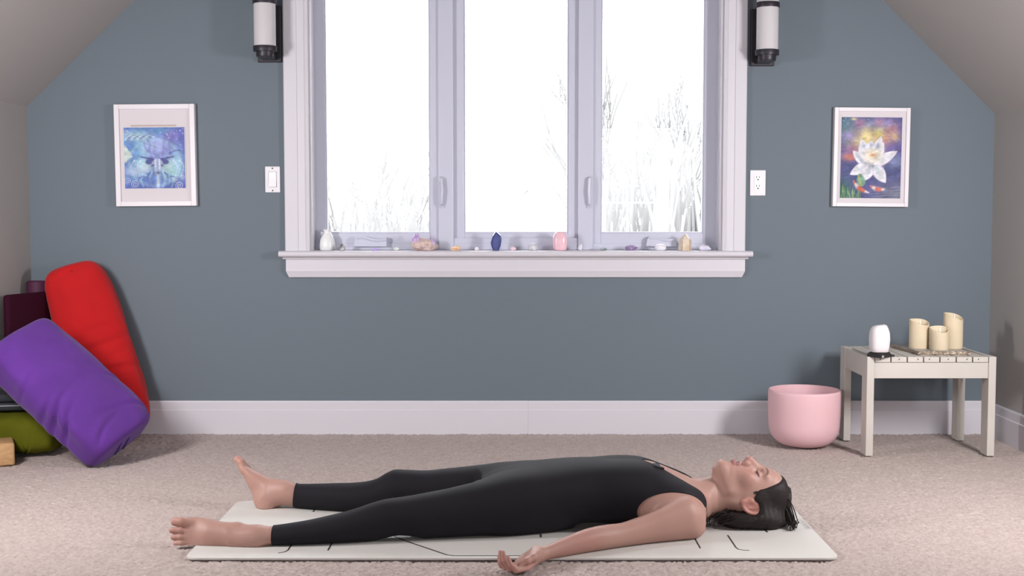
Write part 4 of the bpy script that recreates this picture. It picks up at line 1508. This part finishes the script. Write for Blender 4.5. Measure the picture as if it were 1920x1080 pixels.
def loc(x, y, z):
    dx, dy, dz = x - HO[0], y - HO[1], z - HO[2]
    return ((HU[0] * dx + HU[2] * dz - U0) / UK, HV[0] * dx + HV[2] * dz, -dy + 0 * dx)


fu = [-.104, -.099, -.090, -.078, -.069, -.060, -.050, -.042, -.032, -.02, 0.0, .015, .028, .04, .055, .075, .095, .112]
fv = [.058, .075, .0855, .0870, .0865, .0915, .0915, .0925, .0925, .0905, .0895, .0885, .0905, .098, .0985, .092, .076, .048]
fw = [.012, .021, .029, .036, .040, .045, .049, .0525, .056, .059, .063, .065, .067, .068, .0685, .067, .062, .05]
fb = [.022, .010, -.002, -.012, -.02, -.028, -.035, -.04, -.05, -.055, -.06, -.065, -.07, -.07, -.07, -.066, -.058, -.04]
FV, FW, FB = hermite(fu, fv), hermite(fu, fw), hermite(fu, fb)


def face(x, y, z):
    u, v, w_ = loc(x, y, z)
    vf, vb, ww = FV(u), FB(u), FW(u)
    cv, rv = (vf + vb) / 2, (vf - vb) / 2
    n_ = 2.35
    qv, qw = np.abs(v - cv) / rv, np.abs(w_) / ww
    k0 = (qv ** n_ + qw ** n_) ** (1 / n_) + 1e-6
    gr = np.sqrt(((qv / k0) ** (n_ - 1) / rv) ** 2 + ((qw / k0) ** (n_ - 1) / ww) ** 2) + 1e-6
    return np.maximum(np.maximum((k0 - 1) / gr, -.104 - u), u - .112) 


def arm(side):
    """side -1: the near arm (towards the camera), +1: the far arm."""
    rows = [(1322, 953, 997, .020), (1312, 944, 1007, .036), (1290, 938, 1016, .046), (1255, 950, 1020, .046), (1222, 965, 1023, .043), (1190, 977, 1027, .040), (1160, 988, 1033, .038), (1135, 994, 1040, .039), (1105, 1001, 1046, .0375), (1081, 1008, 1049, .034), (1048, 1017, 1050, .029), (1018, 1024, 1051, .0265), (1000, 1027, 1053, .026)]
    cya = hermite([1322, 1290, 1222, 1160, 1081, 1000], [3.665, 3.652, 3.615, 3.567, 3.495, 3.405])
    o = []
    for px_, t, b, r in rows:
        y = float(cya(px_))
        m = ony(px_, (t + b) / 2, y)
        h = (b - t) / 2 / (F / y)
        h = math.sqrt(max(h * h - (r * math.sin(.15)) ** 2, .0002))
        zc = max(m[2], h + MZ - .001)
        o.append((m[0], y if side < 0 else 2 * BY - y, zc + h, zc - h, r))
    o = list(zip(*o))
    return Tube(list(o[0]), list(o[1]), list(o[2]), list(o[3]), list(o[4]), 2.0)


ARMN, ARMF = arm(-1), arm(1)

TORSO.put(.02)
LEGN.put(.035)
LEGF.put(.035)
# bust, ribcage, hip and buttock volumes
for s_ in (-1, 1):
    add(*ell((.345, BY + s_ * .068, .140), (.080, .062, .046)), k=.05)
    add(*ell((-.015, BY + s_ * .095, .075), (.10, .08, .069)), k=.04)
    add(*ell((.50, BY + s_ * .115, .085), (.085, .075, .062)), k=.05)          # shoulder girdle
    a = (.545, BY + s_ * .03, .115)
    add(*cone((.600, BY + s_ * .025, .105), (.530, BY + s_ * .145, .098), .015, .020), k=.035)   # collar bone and trapezius slope
ARMN.put(.03)
ARMF.put(.03)
# neck
nk0, nk1 = np.array([.535, BY, .082]), hp(-.025, -.022)
add(*cone(nk0, nk1, .056, .050), k=.04)
add(*cone(np.array([.575, BY, .103]), hp(-.075, .020), .028, .029), k=.03)
for s_ in (-1, 1):                                                           # neck muscle from behind the ear to the breastbone
    add(*cone(hp(-.03, -.02, s_ * .048), (.520, BY + s_ * .022, .134), .013, .010), k=.022)
# skull and face
SKULL = ell(hp(.030, -.004), (.090, .098, .074), HA)
add(*SKULL, k=.02)
add(face, HO - .13, HO + .13, k=.012)
for s_ in (-1, 1):
    add(*ell(hp(-.012, .058, s_ * .040), (.022, .022, .020), HA), k=.02)       # cheek
    add(*cone(hp(-.088, .066, s_ * .014), hp(-.055, .012, s_ * .046), .014, .010), k=.03)     # jaw line
    add(*ell(hp(.016, .090, s_ * .033), (.017, .012, .020), HA), k=.012, sub=True)   # eye socket
    add(*ell(hp(.016, .074, s_ * .032), (.0125, .0145, .0150), HA), k=.006)      # closed lid over the eye
    add(*cone(hp(.034, .092, s_ * .014), hp(.036, .080, s_ * .046), .0085, .006), k=.012)     # brow
    add(*ell(hp(-.0205, .0995, s_ * .0115), (.0090, .0095, .0075), HA), k=.006)      # nostril wing
add(*cone(hp(.020, .080), hp(-.016, .094), .0135, .0140), k=.014)
add(*cone(hp(.028, .0905), hp(-.010, .113), .0085, .0092), k=.012)              # nose
add(*ell(hp(-.0145, .1145), (.0105, .0095, .0105), HA), k=.006)
add(*cone(hp(-.0165, .112), hp(-.029, .098), .0058, .0050), k=.006)
for s_ in (-1, 1):
    add(*ell(hp(-.0285, .1060, s_ * .0072), (.0060, .0040, .0030), HA), k=.002, sub=True, pad=.012)   # nostril
# lips
for s_ in (-1, 1):
    add(*cone(hp(-.0400, .0965, s_ * .003), hp(-.047, .0835, s_ * .021), .0056, .0030), k=.005, pad=.012)
    add(*cone(hp(-.0585, .0955, s_ * .002), hp(-.0510, .0835, s_ * .021), .0066, .0030), k=.005, pad=.012)
    add(*cone(hp(-.0490, .1030, 0), hp(-.0492, .0870, s_ * .020), .0030, .0016), k=.003, sub=True, pad=.012)
add(*ell(hp(-.088, .079), (.012, .0105, .016), HA), k=.012)                      # chin
# ears
for s_ in (-1, 1):
    ec = (.008, -.016)
    for k in range(13):                                                       # helix
        a0, a1 = math.radians(60 + k * 21), math.radians(60 + (k + 1) * 21)
        q = lambda a: hp(ec[0] + .0255 * math.sin(a) - .004 * math.cos(a), ec[1] + .0205 * math.cos(a), s_ * (.076 + .007 * math.cos(a - 3.3)))
        add(*cone(q(a0), q(a1), .0042, .0042), k=.004, pad=.012)
    add(*ell(hp(ec[0], ec[1] + .002, s_ * .0725), (.029, .0215, .0090), HA), k=.006)
    add(*ell(hp(ec[0] - .002, ec[1] + .004, s_ * .0862), (.016, .0105, .0085), HA), k=.003, sub=True, pad=.012)
    add(*cone(hp(ec[0] + .010, ec[1] - .004, s_ * .077), hp(ec[0] - .012, ec[1] - .008, s_ * .078), .0032, .0032), k=.003, pad=.012)
    add(*ell(hp(ec[0] - .026, ec[1] + .009, s_ * .075), (.009, .0075, .0055), HA), k=.006)  # lobe
    add(*ell(hp(ec[0] - .004, ec[1] + .018, s_ * .075), (.006, .004, .005), HA), k=.005, pad=.012)


# ---- feet
def foot(o, a, b, leg, lift, s=1.0, tk=0.0, wk=1.0):
    """o ankle, a toe direction, b big-toe side, n instep; returns nail spots."""
    a = np.asarray(a, float); a /= np.linalg.norm(a)
    b = np.asarray(b, float); b -= a * (a @ b); b /= np.linalg.norm(b)
    n_ = np.cross(a, b)
    if n_ @ NREF < 0: n_ = -n_
    P = lambda u, v, w_: o + s * (a * u + b * v * wk + n_ * w_)
    uu = [-.064, -.056, -.04, -.015, .015, .04, .065, .09, .115, .132]
    ft = hermite(uu, [-.050, -.030, -.012, -.002, .000, -.006, -.016, -.027, -.036, -.040])
    fo = hermite(uu, [-.058, -.066, -.070, -.070, -.066, -.061, -.060, -.062, -.063, -.060])
    fh = hermite(uu, [.010, .022, .0295, .0315, .0325, .0355, .0395, .0430, .0430, .0380])

    def sole(x, y, z):
        dx, dy, dz = (x - o[0]) / s, (y - o[1]) / s, (z - o[2]) / s
        u = a[0] * dx + a[1] * dy + a[2] * dz
        v = b[0] * dx + b[1] * dy + b[2] * dz
        w_ = n_[0] * dx + n_[1] * dy + n_[2] * dz
        t_, b_, h_ = ft(u) + tk * np.clip((u + .02) / .05, 0, 1) * np.clip((.135 - u) / .03, 0, 1), fo(u), fh(u) * wk
        c_, r_ = (t_ + b_) / 2, (t_ - b_) / 2
        q1, q2 = np.abs(v - .002) / h_, np.abs(w_ - c_) / r_
        k0 = np.sqrt(q1 ** 2 + q2 ** 2) + 1e-6
        gr = np.sqrt((q1 / k0 / h_) ** 2 + (q2 / k0 / r_) ** 2) + 1e-6
        return np.maximum(np.maximum((k0 - 1) / gr, -.064 - u), u - .132) * s
    add(sole, o - .14, o + .14, k=.03)
    add(*cone(leg, P(-.008, 0, -.030), .028, .030 * s), k=.03)
    add(*cone(leg + lift, P(.060, .004, -.030), .020, .017 * s), k=.035)
    for v in (-.027, .027):
        add(*ell(P(-.014, v, -.010), np.array([.012, .009, .012]) * s, np.stack([a, b, n_])), k=.014)
    nails = []
    toes = [(.0295, .172, .0140, .0130), (.0070, .174, .0092, .0086), (-.0100, .167, .0086, .0082), (-.0250, .158, .0082, .0078), (-.0380, .146, .0078, .0074)]
    for v, u1, r0, r1 in toes:
        base, mid, tip = P(.112, v * .92, -.049), P(.112 + (u1 - .112) * .5, v, -.045), P(u1 - r1, v * 1.02, -.050)
        chain([base, mid, tip], [r0 * s, r0 * .98 * s, r1 * s], k=.0035)
        nails.append((P(u1 - r1 * .7, v * 1.02, -.050 + r1), r1 * s))
    return nails


NREF = np.array([-.1, -.9, .3])
footN = ony(434, 1004, 3.578)
nailsN = foot(footN, (-.95, -.20, .13), (.14, .40, .90), ony(478, 1010, 3.59), np.array([0, -.004, .0]), 1.04, 0, 1.10)
NREF = np.array([-.4, .2, .8])
heel = np.array([0, 0, 0])
footF = ony(512, 923, 4.06)
nailsF = foot(footF, (-.50, .42, .76), (-.22, -.80, .45), ony(535, 925, 4.045), np.array([0, 0, .010]), .98, .012)


# ---- hands
def hand(o, a, b, nrm, curl, s=1.0):
    """o wrist, a finger direction, b thumb side, nrm palm normal."""
    a = np.asarray(a, float); a /= np.linalg.norm(a)
    b = np.asarray(b, float); b -= a * (a @ b); b /= np.linalg.norm(b)
    n_ = np.cross(a, b)
    if n_ @ np.asarray(nrm) < 0: n_ = -n_
    P = lambda u, v, w_: o + s * (a * u + b * v + n_ * w_)
    add(*cone(P(-.006, 0, -.004), P(.016, 0, -.002), .021 * s, .022 * s), k=.02)
    fb_ = (.029, .0105, -.008, -.0255)
    for v in fb_:
        add(*cone(P(.008, v * .55, -.002), P(.080, v, -.004), .0165 * s, .0118 * s), k=.010)
    add(*ell(P(.032, .022, .008), np.array([.030, .016, .013]) * s, np.stack([a, b, n_])), k=.010)       # ball of the thumb
    add(*ell(P(.035, -.022, .005), np.array([.032, .013, .011]) * s, np.stack([a, b, n_])), k=.010)
    nails = []
    ln = ((.040, .024, .021), (.044, .028, .022), (.040, .026, .022), (.032, .019, .019))
    for j, v in enumerate(fb_):
        p = P(.082, v, -.004)
        ang = 0
        pts, rad = [p], [.0098]
        for q in range(3):
            ang += curl[j][q]
            p = p + s * ln[j][q] * (a * math.cos(ang) + n_ * math.sin(ang) + b * .10 * (1.5 - j) / 1.5 * (q == 0))
            pts.append(p)
            rad.append((.0088, .0080, .0068)[q])
        sc_ = s * (1, 1, .95, .85)[j]
        chain(pts, [r * sc_ for r in rad], k=.003)
        back = -n_ * math.cos(ang) + a * math.sin(ang)
        nails.append((pts[-1] + back * .0065, .006 * s))
    tp_ = [P(.022, .024, .006), P(.048, .040, .012), P(.074, .040, .016), P(.097, .032, .018)]
    chain(tp_, [.0140 * s, .0110 * s, .0098 * s, .0075 * s], k=.006)
    return nails


wr = ony(1003, 1040, 3.405)
cl = ((.45, .7, .5), (.6, .8, .5), (.7, .8, .5), (.75, .75, .5))
nailsH = hand(wr + np.array([0, 0, .0]), (-.60, -.74, -.29), (.50, -.60, .22), (-.45, .10, .9), cl, .98)
wf = np.array([wr[0], 2 * BY - wr[1], wr[2]])
hand(wf, (-.60, .74, -.29), (.50, .60, .22), (-.45, -.10, .9), cl, .98)


def nets(D, ax):
    """Naive surface nets on a regular grid."""
    ins = D < 0
    c = np.zeros(tuple(n - 1 for n in D.shape), np.uint8)
    for i in (0, 1):
        for j in (0, 1):
            for k in (0, 1):
                c += ins[i:D.shape[0] - 1 + i, j:D.shape[1] - 1 + j, k:D.shape[2] - 1 + k]
    act = np.argwhere((c > 0) & (c < 8))
    idm = np.full(c.shape, -1, np.int32)
    idm[act[:, 0], act[:, 1], act[:, 2]] = np.arange(len(act))
    P = np.zeros((len(act), 3))
    W_ = np.zeros(len(act))
    cr = [(i, j, k) for i in (0, 1) for j in (0, 1) for k in (0, 1)]
    val = {q: D[act[:, 0] + q[0], act[:, 1] + q[1], act[:, 2] + q[2]].astype(np.float64) for q in cr}
    for q in cr:
        for d in range(3):
            if q[d]: continue
            r = list(q); r[d] = 1; r = tuple(r)
            a, b = val[q], val[r]
            m = (a < 0) != (b < 0)
            t = np.where(m, a / np.where(m, a - b, 1), 0)
            pt = np.tile(np.array(q, float), (len(act), 1))
            pt[:, d] = t
            P += pt * m[:, None]
            W_ += m
    P = act + P / W_[:, None]
    quads = []
    for d in range(3):
        e, f = [i for i in range(3) if i != d]
        s0 = [slice(None)] * 3; s1 = [slice(None)] * 3
        s0[d], s1[d] = slice(0, -1), slice(1, None)
        A_, B_ = ins[tuple(s0)], ins[tuple(s1)]
        ed = np.argwhere(A_ != B_)
        ok = (ed[:, e] > 0) & (ed[:, f] > 0) & (ed[:, e] < D.shape[e] - 1) & (ed[:, f] < D.shape[f] - 1)
        ed = ed[ok]
        fl_ = A_[ed[:, 0], ed[:, 1], ed[:, 2]]
        ids = []
        for oe, of in ((-1, -1), (0, -1), (0, 0), (-1, 0)):
            q = ed.copy(); q[:, e] += oe; q[:, f] += of
            ids.append(idm[q[:, 0], q[:, 1], q[:, 2]])
        Q = np.stack(ids, 1)
        sw = fl_ if d != 1 else ~fl_
        Q = np.where(sw[:, None], Q, Q[:, ::-1])
        quads.append(Q)
    Q = np.concatenate(quads)
    V = np.stack([ax[i][0] + P[:, i] * (ax[i][1] - ax[i][0]) for i in range(3)], 1)
    return V, Q


def relax(V, Q, it=2, lam=.5):
    E_ = np.concatenate([Q[:, [0, 1]], Q[:, [1, 2]], Q[:, [2, 3]], Q[:, [3, 0]]])
    for k in range(it):
        acc = np.zeros_like(V)
        cnt = np.zeros(len(V))
        for a, b in ((0, 1), (1, 0)):
            for d in range(3): acc[:, d] += np.bincount(E_[:, a], V[E_[:, b], d], len(V))
            cnt += np.bincount(E_[:, a], minlength=len(V))
        V = V + lam * (acc / cnt[:, None] - V)
    return V


def vnorm(V, T):
    n_ = np.cross(V[T[:, 1]] - V[T[:, 0]], V[T[:, 2]] - V[T[:, 0]])
    N_ = np.zeros_like(V)
    for i in range(T.shape[1]):
        for d in range(3): N_[:, d] += np.bincount(T[:, i], n_[:, d], len(V))
    return N_ / (np.linalg.norm(N_, axis=1)[:, None] + 1e-12)


BV, BQ = nets(D, AX)
BV = relax(BV, BQ, 2, .4)
BV[:, 2] = np.maximum(BV[:, 2], MZ + .0008)
px0, py0 = float(BV[:, 0].mean()), BY
PERSON = thing('person', (px0, py0, MZ), 'barefoot dark-haired person in black unitard lying on back on the yoga mat', 'person')

# skin tones
u, v, w_ = loc(BV[:, 0], BV[:, 1], BV[:, 2])
skin = np.tile(np.array([.42, .245, .20]), (len(BV), 1))


def tint(col, m):
    global skin
    m = np.clip(m, 0, 1)[:, None]
    skin = skin * (1 - m) + np.asarray(col) * m


aw = np.abs(w_)
gs = lambda *t: np.exp(-sum(t))
hd_ = u > -.13
tint((.42, .20, .17), hd_ * gs(((u + .012) / .026) ** 2, ((aw - .045) / .022) ** 2) * (v > .02) * .55)            # cheeks
tint((.42, .19, .165), hd_ * gs(((u + .018) / .016) ** 2, ((v - .112) / .02) ** 2, (w_ / .016) ** 2) * .6)        # nose
lipm = gs((np.maximum(np.abs(u + .0495) - .0105, 0) / .002) ** 2, (np.maximum(aw - .019, 0) / .002) ** 2) * (v > .078) * (u > -.067)
tint((.30, .12, .115), hd_ * lipm * .85)
brow = gs((np.maximum(np.abs(u - .0395 + .006 * ((aw - .03) / .02) ** 2) - .0022, 0) / .0016) ** 2, (np.maximum(np.abs(aw - .031) - .016, 0) / .003) ** 2) * (v > .06)
tint((.10, .06, .05), hd_ * brow * .8)
lash = gs((np.maximum(np.abs(u - .0085 - .0035 * ((aw - .032) / .013) ** 2) - .0009, 0) / .0014) ** 2, (np.maximum(np.abs(aw - .033) - .0150, 0) / .002) ** 2) * (v > .055)
tint((.04, .025, .022), hd_ * lash * .95)
ear_m = gs(((u - .006) / .038) ** 4, ((v + .014) / .03) ** 4) * (aw > .07)
tint((.42, .17, .14), hd_ * ear_m * .7)
for P_, r in nailsN + nailsF + nailsH:
    d = np.linalg.norm(BV - P_, axis=1)
    tint((.50, .30, .27), (d < r * .8) * .7)
for P_, ln in ((footN, 0), (footF, 0)):
    d = np.linalg.norm(BV - P_, axis=1)
    tint((.42, .21, .16), sm(.10, .16, d) * sm(.26, .2, d) * .35 + 0)
d = np.linalg.norm(BV - wr, axis=1)
tint((.42, .21, .175), sm(.03, .11, d) * sm(.25, .2, d) * .5)

bo = mk('body', BV, BQ, 'skin', PERSON, smooth=True, label='bare skin of the face, arms and feet')
at = bo.data.color_attributes.new('tone', 'FLOAT_COLOR', 'POINT')
at.data.foreach_set('color', np.concatenate([skin, np.ones((len(BV), 1))], 1).astype(np.float32).ravel())

# ---- clothing: the skin region inside a smooth boundary, lifted off as a cloth shell
x, y, z = BV[:, 0], BV[:, 1], BV[:, 2]
dt = np.minimum(np.minimum(TORSO(x, y, z), LEGN(x, y, z)), LEGF(x, y, z))


def cutplane(px_, py_, yy): return float(ony(px_, py_, yy)[0])


dyb = np.abs(y - BY)
cuff = np.where(y < BY, x - (cutplane(512, 1010, 3.59) + .0), x - (cutplane(553, 930, 4.04) + (z - .05) * .10))
# neckline: scoop across the chest that climbs to the straps
xn = .405 + .215 * (np.clip(dyb, 0, .2) / .115) ** 1.35
neck_f = xn - x
back = .50 - x
neckf = np.where(z > .085, neck_f, np.maximum(neck_f, back - .0))
# armholes: an egg round each shoulder
ah = np.sqrt(((x - .481) / .136) ** 2 + ((dyb - .215) / .118) ** 2 + ((z - .060) / .092) ** 2)
armf = (ah - 1) * .08
da = np.minimum(ARMN(x, y, z), ARMF(x, y, z))
arm_only = np.where(x < .40, np.where(dt < .012, .02, -.02), .02)
arm_only = np.where(x < .44, np.clip((da - dt) * 1.0 + .002, -.03, .03), .03)
fld = np.minimum(np.minimum(cuff, neckf), np.minimum(armf, arm_only))
fld = np.where(x > .66, -.05, fld)


def clip_mesh(V, Q, f):
    T = np.concatenate([Q[:, [0, 1, 2]], Q[:, [0, 2, 3]]])
    s = f > 0
    cnt = s[T].sum(1)
    full = T[cnt == 3]
    newv, key, tri = [], {}, [full]
    part = T[(cnt == 1) | (cnt == 2)]
    base = len(V)
    rim = []

    def cutv(a, b):
        k = (a, b) if a < b else (b, a)
        if k not in key:
            t = f[a] / (f[a] - f[b])
            key[k] = base + len(newv)
            newv.append(V[a] + (V[b] - V[a]) * t)
        return key[k]
    ex = []
    for t in part.tolist():
        for r in range(3):
            a, b, c = t[r], t[(r + 1) % 3], t[(r + 2) % 3]
            if s[a] and not s[b] and not s[c]:
                p, q = cutv(a, b), cutv(a, c)
                ex.append((a, p, q)); rim.append((p, q)); break
            if s[a] and s[b] and not s[c]:
                p, q = cutv(b, c), cutv(a, c)
                ex += [(a, b, p), (a, p, q)]; rim.append((p, q)); break
    V2 = np.concatenate([V, np.array(newv)]) if newv else V
    T2 = np.concatenate([full, np.array(ex)]) if ex else full
    used = np.unique(T2)
    mp = np.full(len(V2), -1); mp[used] = np.arange(len(used))
    return V2[used], mp[T2], mp[np.array(rim)]


CV, CT, CR = clip_mesh(BV, BQ, fld)
CN = vnorm(CV, CT)
out = CV + CN * .0030
out[:, 2] = np.maximum(out[:, 2], MZ + .0006)
rv = np.unique(CR)
mp = np.full(len(CV), -1); mp[rv] = np.arange(len(rv)) + len(out)
inner = CV[rv] - CN[rv] * .0015
rq = [(int(b), int(a), int(mp[a]), int(mp[b])) for a, b in CR]
FA = [tuple(map(int, t)) for t in CT] + rq
mk('unitard', np.concatenate([out, inner]), FA, 'black', PERSON, smooth=True, label='black sleeveless ankle-length unitard')

# ---- hair: a close cap over the skull that spills onto the mat
HLO, HHI = np.array([.56, 3.66, MZ]), np.array([.90, 4.02, .235])
HN = np.ceil((HHI - HLO) / .0026).astype(int) + 1
D = np.full(tuple(HN), .08, np.float32)
LO, NN, VS = HLO, HN, .0026
AX = [LO[i] + VS * np.arange(NN[i]) for i in range(3)]
add(lambda x, y, z: np.minimum(SKULL[0](x, y, z), face(x, y, z)) - .0085, HLO, HHI, k=.02)
add(*ell(hp(.034, -.050), (.088, .075, .082), HA), k=.03)
add(*ell((.735, BY - .005, .040), (.100, .098, .034)), k=.035)          # hair pressed against the mat
add(*ell((.692, BY - .01, .034), (.052, .080, .027)), k=.03)
add(*ell((.800, BY - .01, .030), (.062, .085, .026)), k=.03)
hlu = [-.14, -.08, -.05, -.030, -.014, .0, .008, .013, .019, .030, .048, .064, .079, .092, .105, .13]
hlv = [-.062, -.056, -.050, -.044, -.040, -.030, -.004, .026, .038, .046, .056, .066, .077, .094, .12, .16]
HLf = hermite(hlu, hlv)


def front(x, y, z):
    """Positive in front of the hairline (removed)."""
    u, v, w_ = loc(x, y, z)
    return -(v - HLf(u)) * .9


_u, _v, _w = loc(AX[0][:, None, None], AX[1][None, :, None], AX[2][None, None, :])
D += (.0070 * np.exp(-np.maximum(HLf(_u) - _v, 0) / .010)).astype(np.float32)          # thins out towards the hairline
add(front, HLO, HHI, k=.004, pad=0, sub=True)
for s_ in (-1, 1):
    add(*ell(hp(.006, -.015, s_ * .092), (.034, .028, .020), HA), k=.006, sub=True)         # room for the ears
# strand grooves running from the hairline over the skull
HVx, HQ = nets(D, AX)
HVx = relax(HVx, HQ, 8, .5)
u, v, w_ = loc(HVx[:, 0], HVx[:, 1], HVx[:, 2])
N_ = vnorm(HVx, np.concatenate([HQ[:, [0, 1, 2]], HQ[:, [0, 2, 3]]]))
ph = np.arctan2(w_, u + .09) * 58 + v * 60
gv = np.sin(ph + 2.5 * np.sin(ph * .23 + v * 20)) * .5 + np.sin(ph * 1.7 + 1.3 + v * 25)
HVx = HVx + N_ * (.0006 * gv * sm(.012, .05, HLf(u) - v))[:, None]
HVx[:, 2] = np.maximum(HVx[:, 2], MZ + .0008)
mk('hair', HVx, HQ, 'hair', PERSON, smooth=True, label='dark brown shoulder-length hair')
# loose locks
rs = random.Random(11)
locks = G()


def lock(pts, r):
    P = [Vector(p) for p in pts]
    Q = []
    n_ = len(P)
    for i in range(n_ - 1):                                            # Catmull-Rom
        p0, p1, p2, p3 = P[max(i - 1, 0)], P[i], P[i + 1], P[min(i + 2, n_ - 1)]
        for k in range(5):
            t = k / 5
            Q.append(.5 * ((2 * p1) + (p2 - p0) * t + (2 * p0 - 5 * p1 + 4 * p2 - p3) * t * t + (3 * p1 - p0 - 3 * p2 + p3) * t ** 3))
    Q.append(P[-1])
    m_ = len(Q)
    locks.tube(Q, [r * (1 - .7 * (i / (m_ - 1)) ** 2) for i in range(m_)], 5)


for k in range(44):                                                    # locks under the nape, towards the shoulder
    yy = BY - .100 + .10 * rs.random()
    x0 = .665 + rs.uniform(-.01, .03)
    z0_ = .035 + rs.random() * .03
    lock([(x0, yy, z0_), (x0 - .022, yy - .005, z0_ + rs.uniform(-.012, .006)), (x0 - .04 - rs.random() * .02, yy - rs.uniform(-.01, .02), .022 + rs.random() * .02), (x0 - .052 - rs.random() * .03, yy - rs.uniform(-.015, .035), MZ + .003 + rs.random() * .012)], rs.uniform(.0007, .0016))
for k in range(46):                                                    # locks falling from the crown to the mat
    yy = BY - .10 + .13 * rs.random()
    a = rs.random()
    p0 = hp(.098 - .006 * a, .045 - .03 * a, (BY - yy) * .55)
    o_ = rs.uniform(0, .014)
    lock([tuple(p0), (p0[0] + .016 + o_ * .4, (p0[1] + yy) / 2, p0[2] - .035), (p0[0] + .026 + o_ * .7, yy, p0[2] - .080), (p0[0] + .022 + o_, yy - .01, .035), (p0[0] + .012 + o_ * .6 + rs.uniform(-.006, .006), yy - .015, MZ + .003)], rs.uniform(.0010, .0026))
for k in range(10):                                                    # wisps before the ear
    q = rs.random()
    p0, p1 = hp(.030 + .01 * q, .030 + .008 * q, .0725), hp(.012, .034 - .012 * q, .0700)
    p2 = hp(.000 + .01 * rs.random(), .018 + .010 * rs.random(), .0695)
    lock([tuple(p0), tuple(p1), tuple(p2)], .0007)
locks.obj('loose_hair', 'hair', PERSON, smooth=True, kind='stuff')

# ---- microphone clipped to the neckline
mp_ = ony(1229, 874, BY - .045)
mc = np.array(mp_)
# rest it on the cloth surface below
d2 = (CV[:, 0] - mc[0]) ** 2 + (CV[:, 1] - mc[1]) ** 2 + np.where(CV[:, 2] > .1, 0, 1)
sp = out[:len(CV)][np.argmin(d2)]
nn = CN[np.argmin(d2)]
nv = Vector(nn).normalized()
ex1 = Vector((1, 0, -.3)); ex1 = (ex1 - nv * ex1.dot(nv)).normalized()
ey1 = nv.cross(ex1)
mt = Matrix(((ex1.x, ey1.x, nv.x, sp[0]), (ex1.y, ey1.y, nv.y, sp[1]), (ex1.z, ey1.z, nv.z, sp[2]), (0, 0, 0, 1)))
t = thing('clip_microphone', tuple(map(float, sp)), 'small square grey clip-on microphone at the neckline of the unitard', 'microphone')
G().box(-.0105, .0105, -.0105, .0105, .001, .010, .0025, 2, mt).obj('case', 'mic', t, smooth=True, angle=40)
G().box(-.007, .007, -.007, .007, .0098, .0108, .001, 1, mt).obj('front_panel', 'navy', t)
G().box(.009, .026, -.006, .006, -.0005, .004, .0015, 2, mt).obj('clip', 'blackw', t)
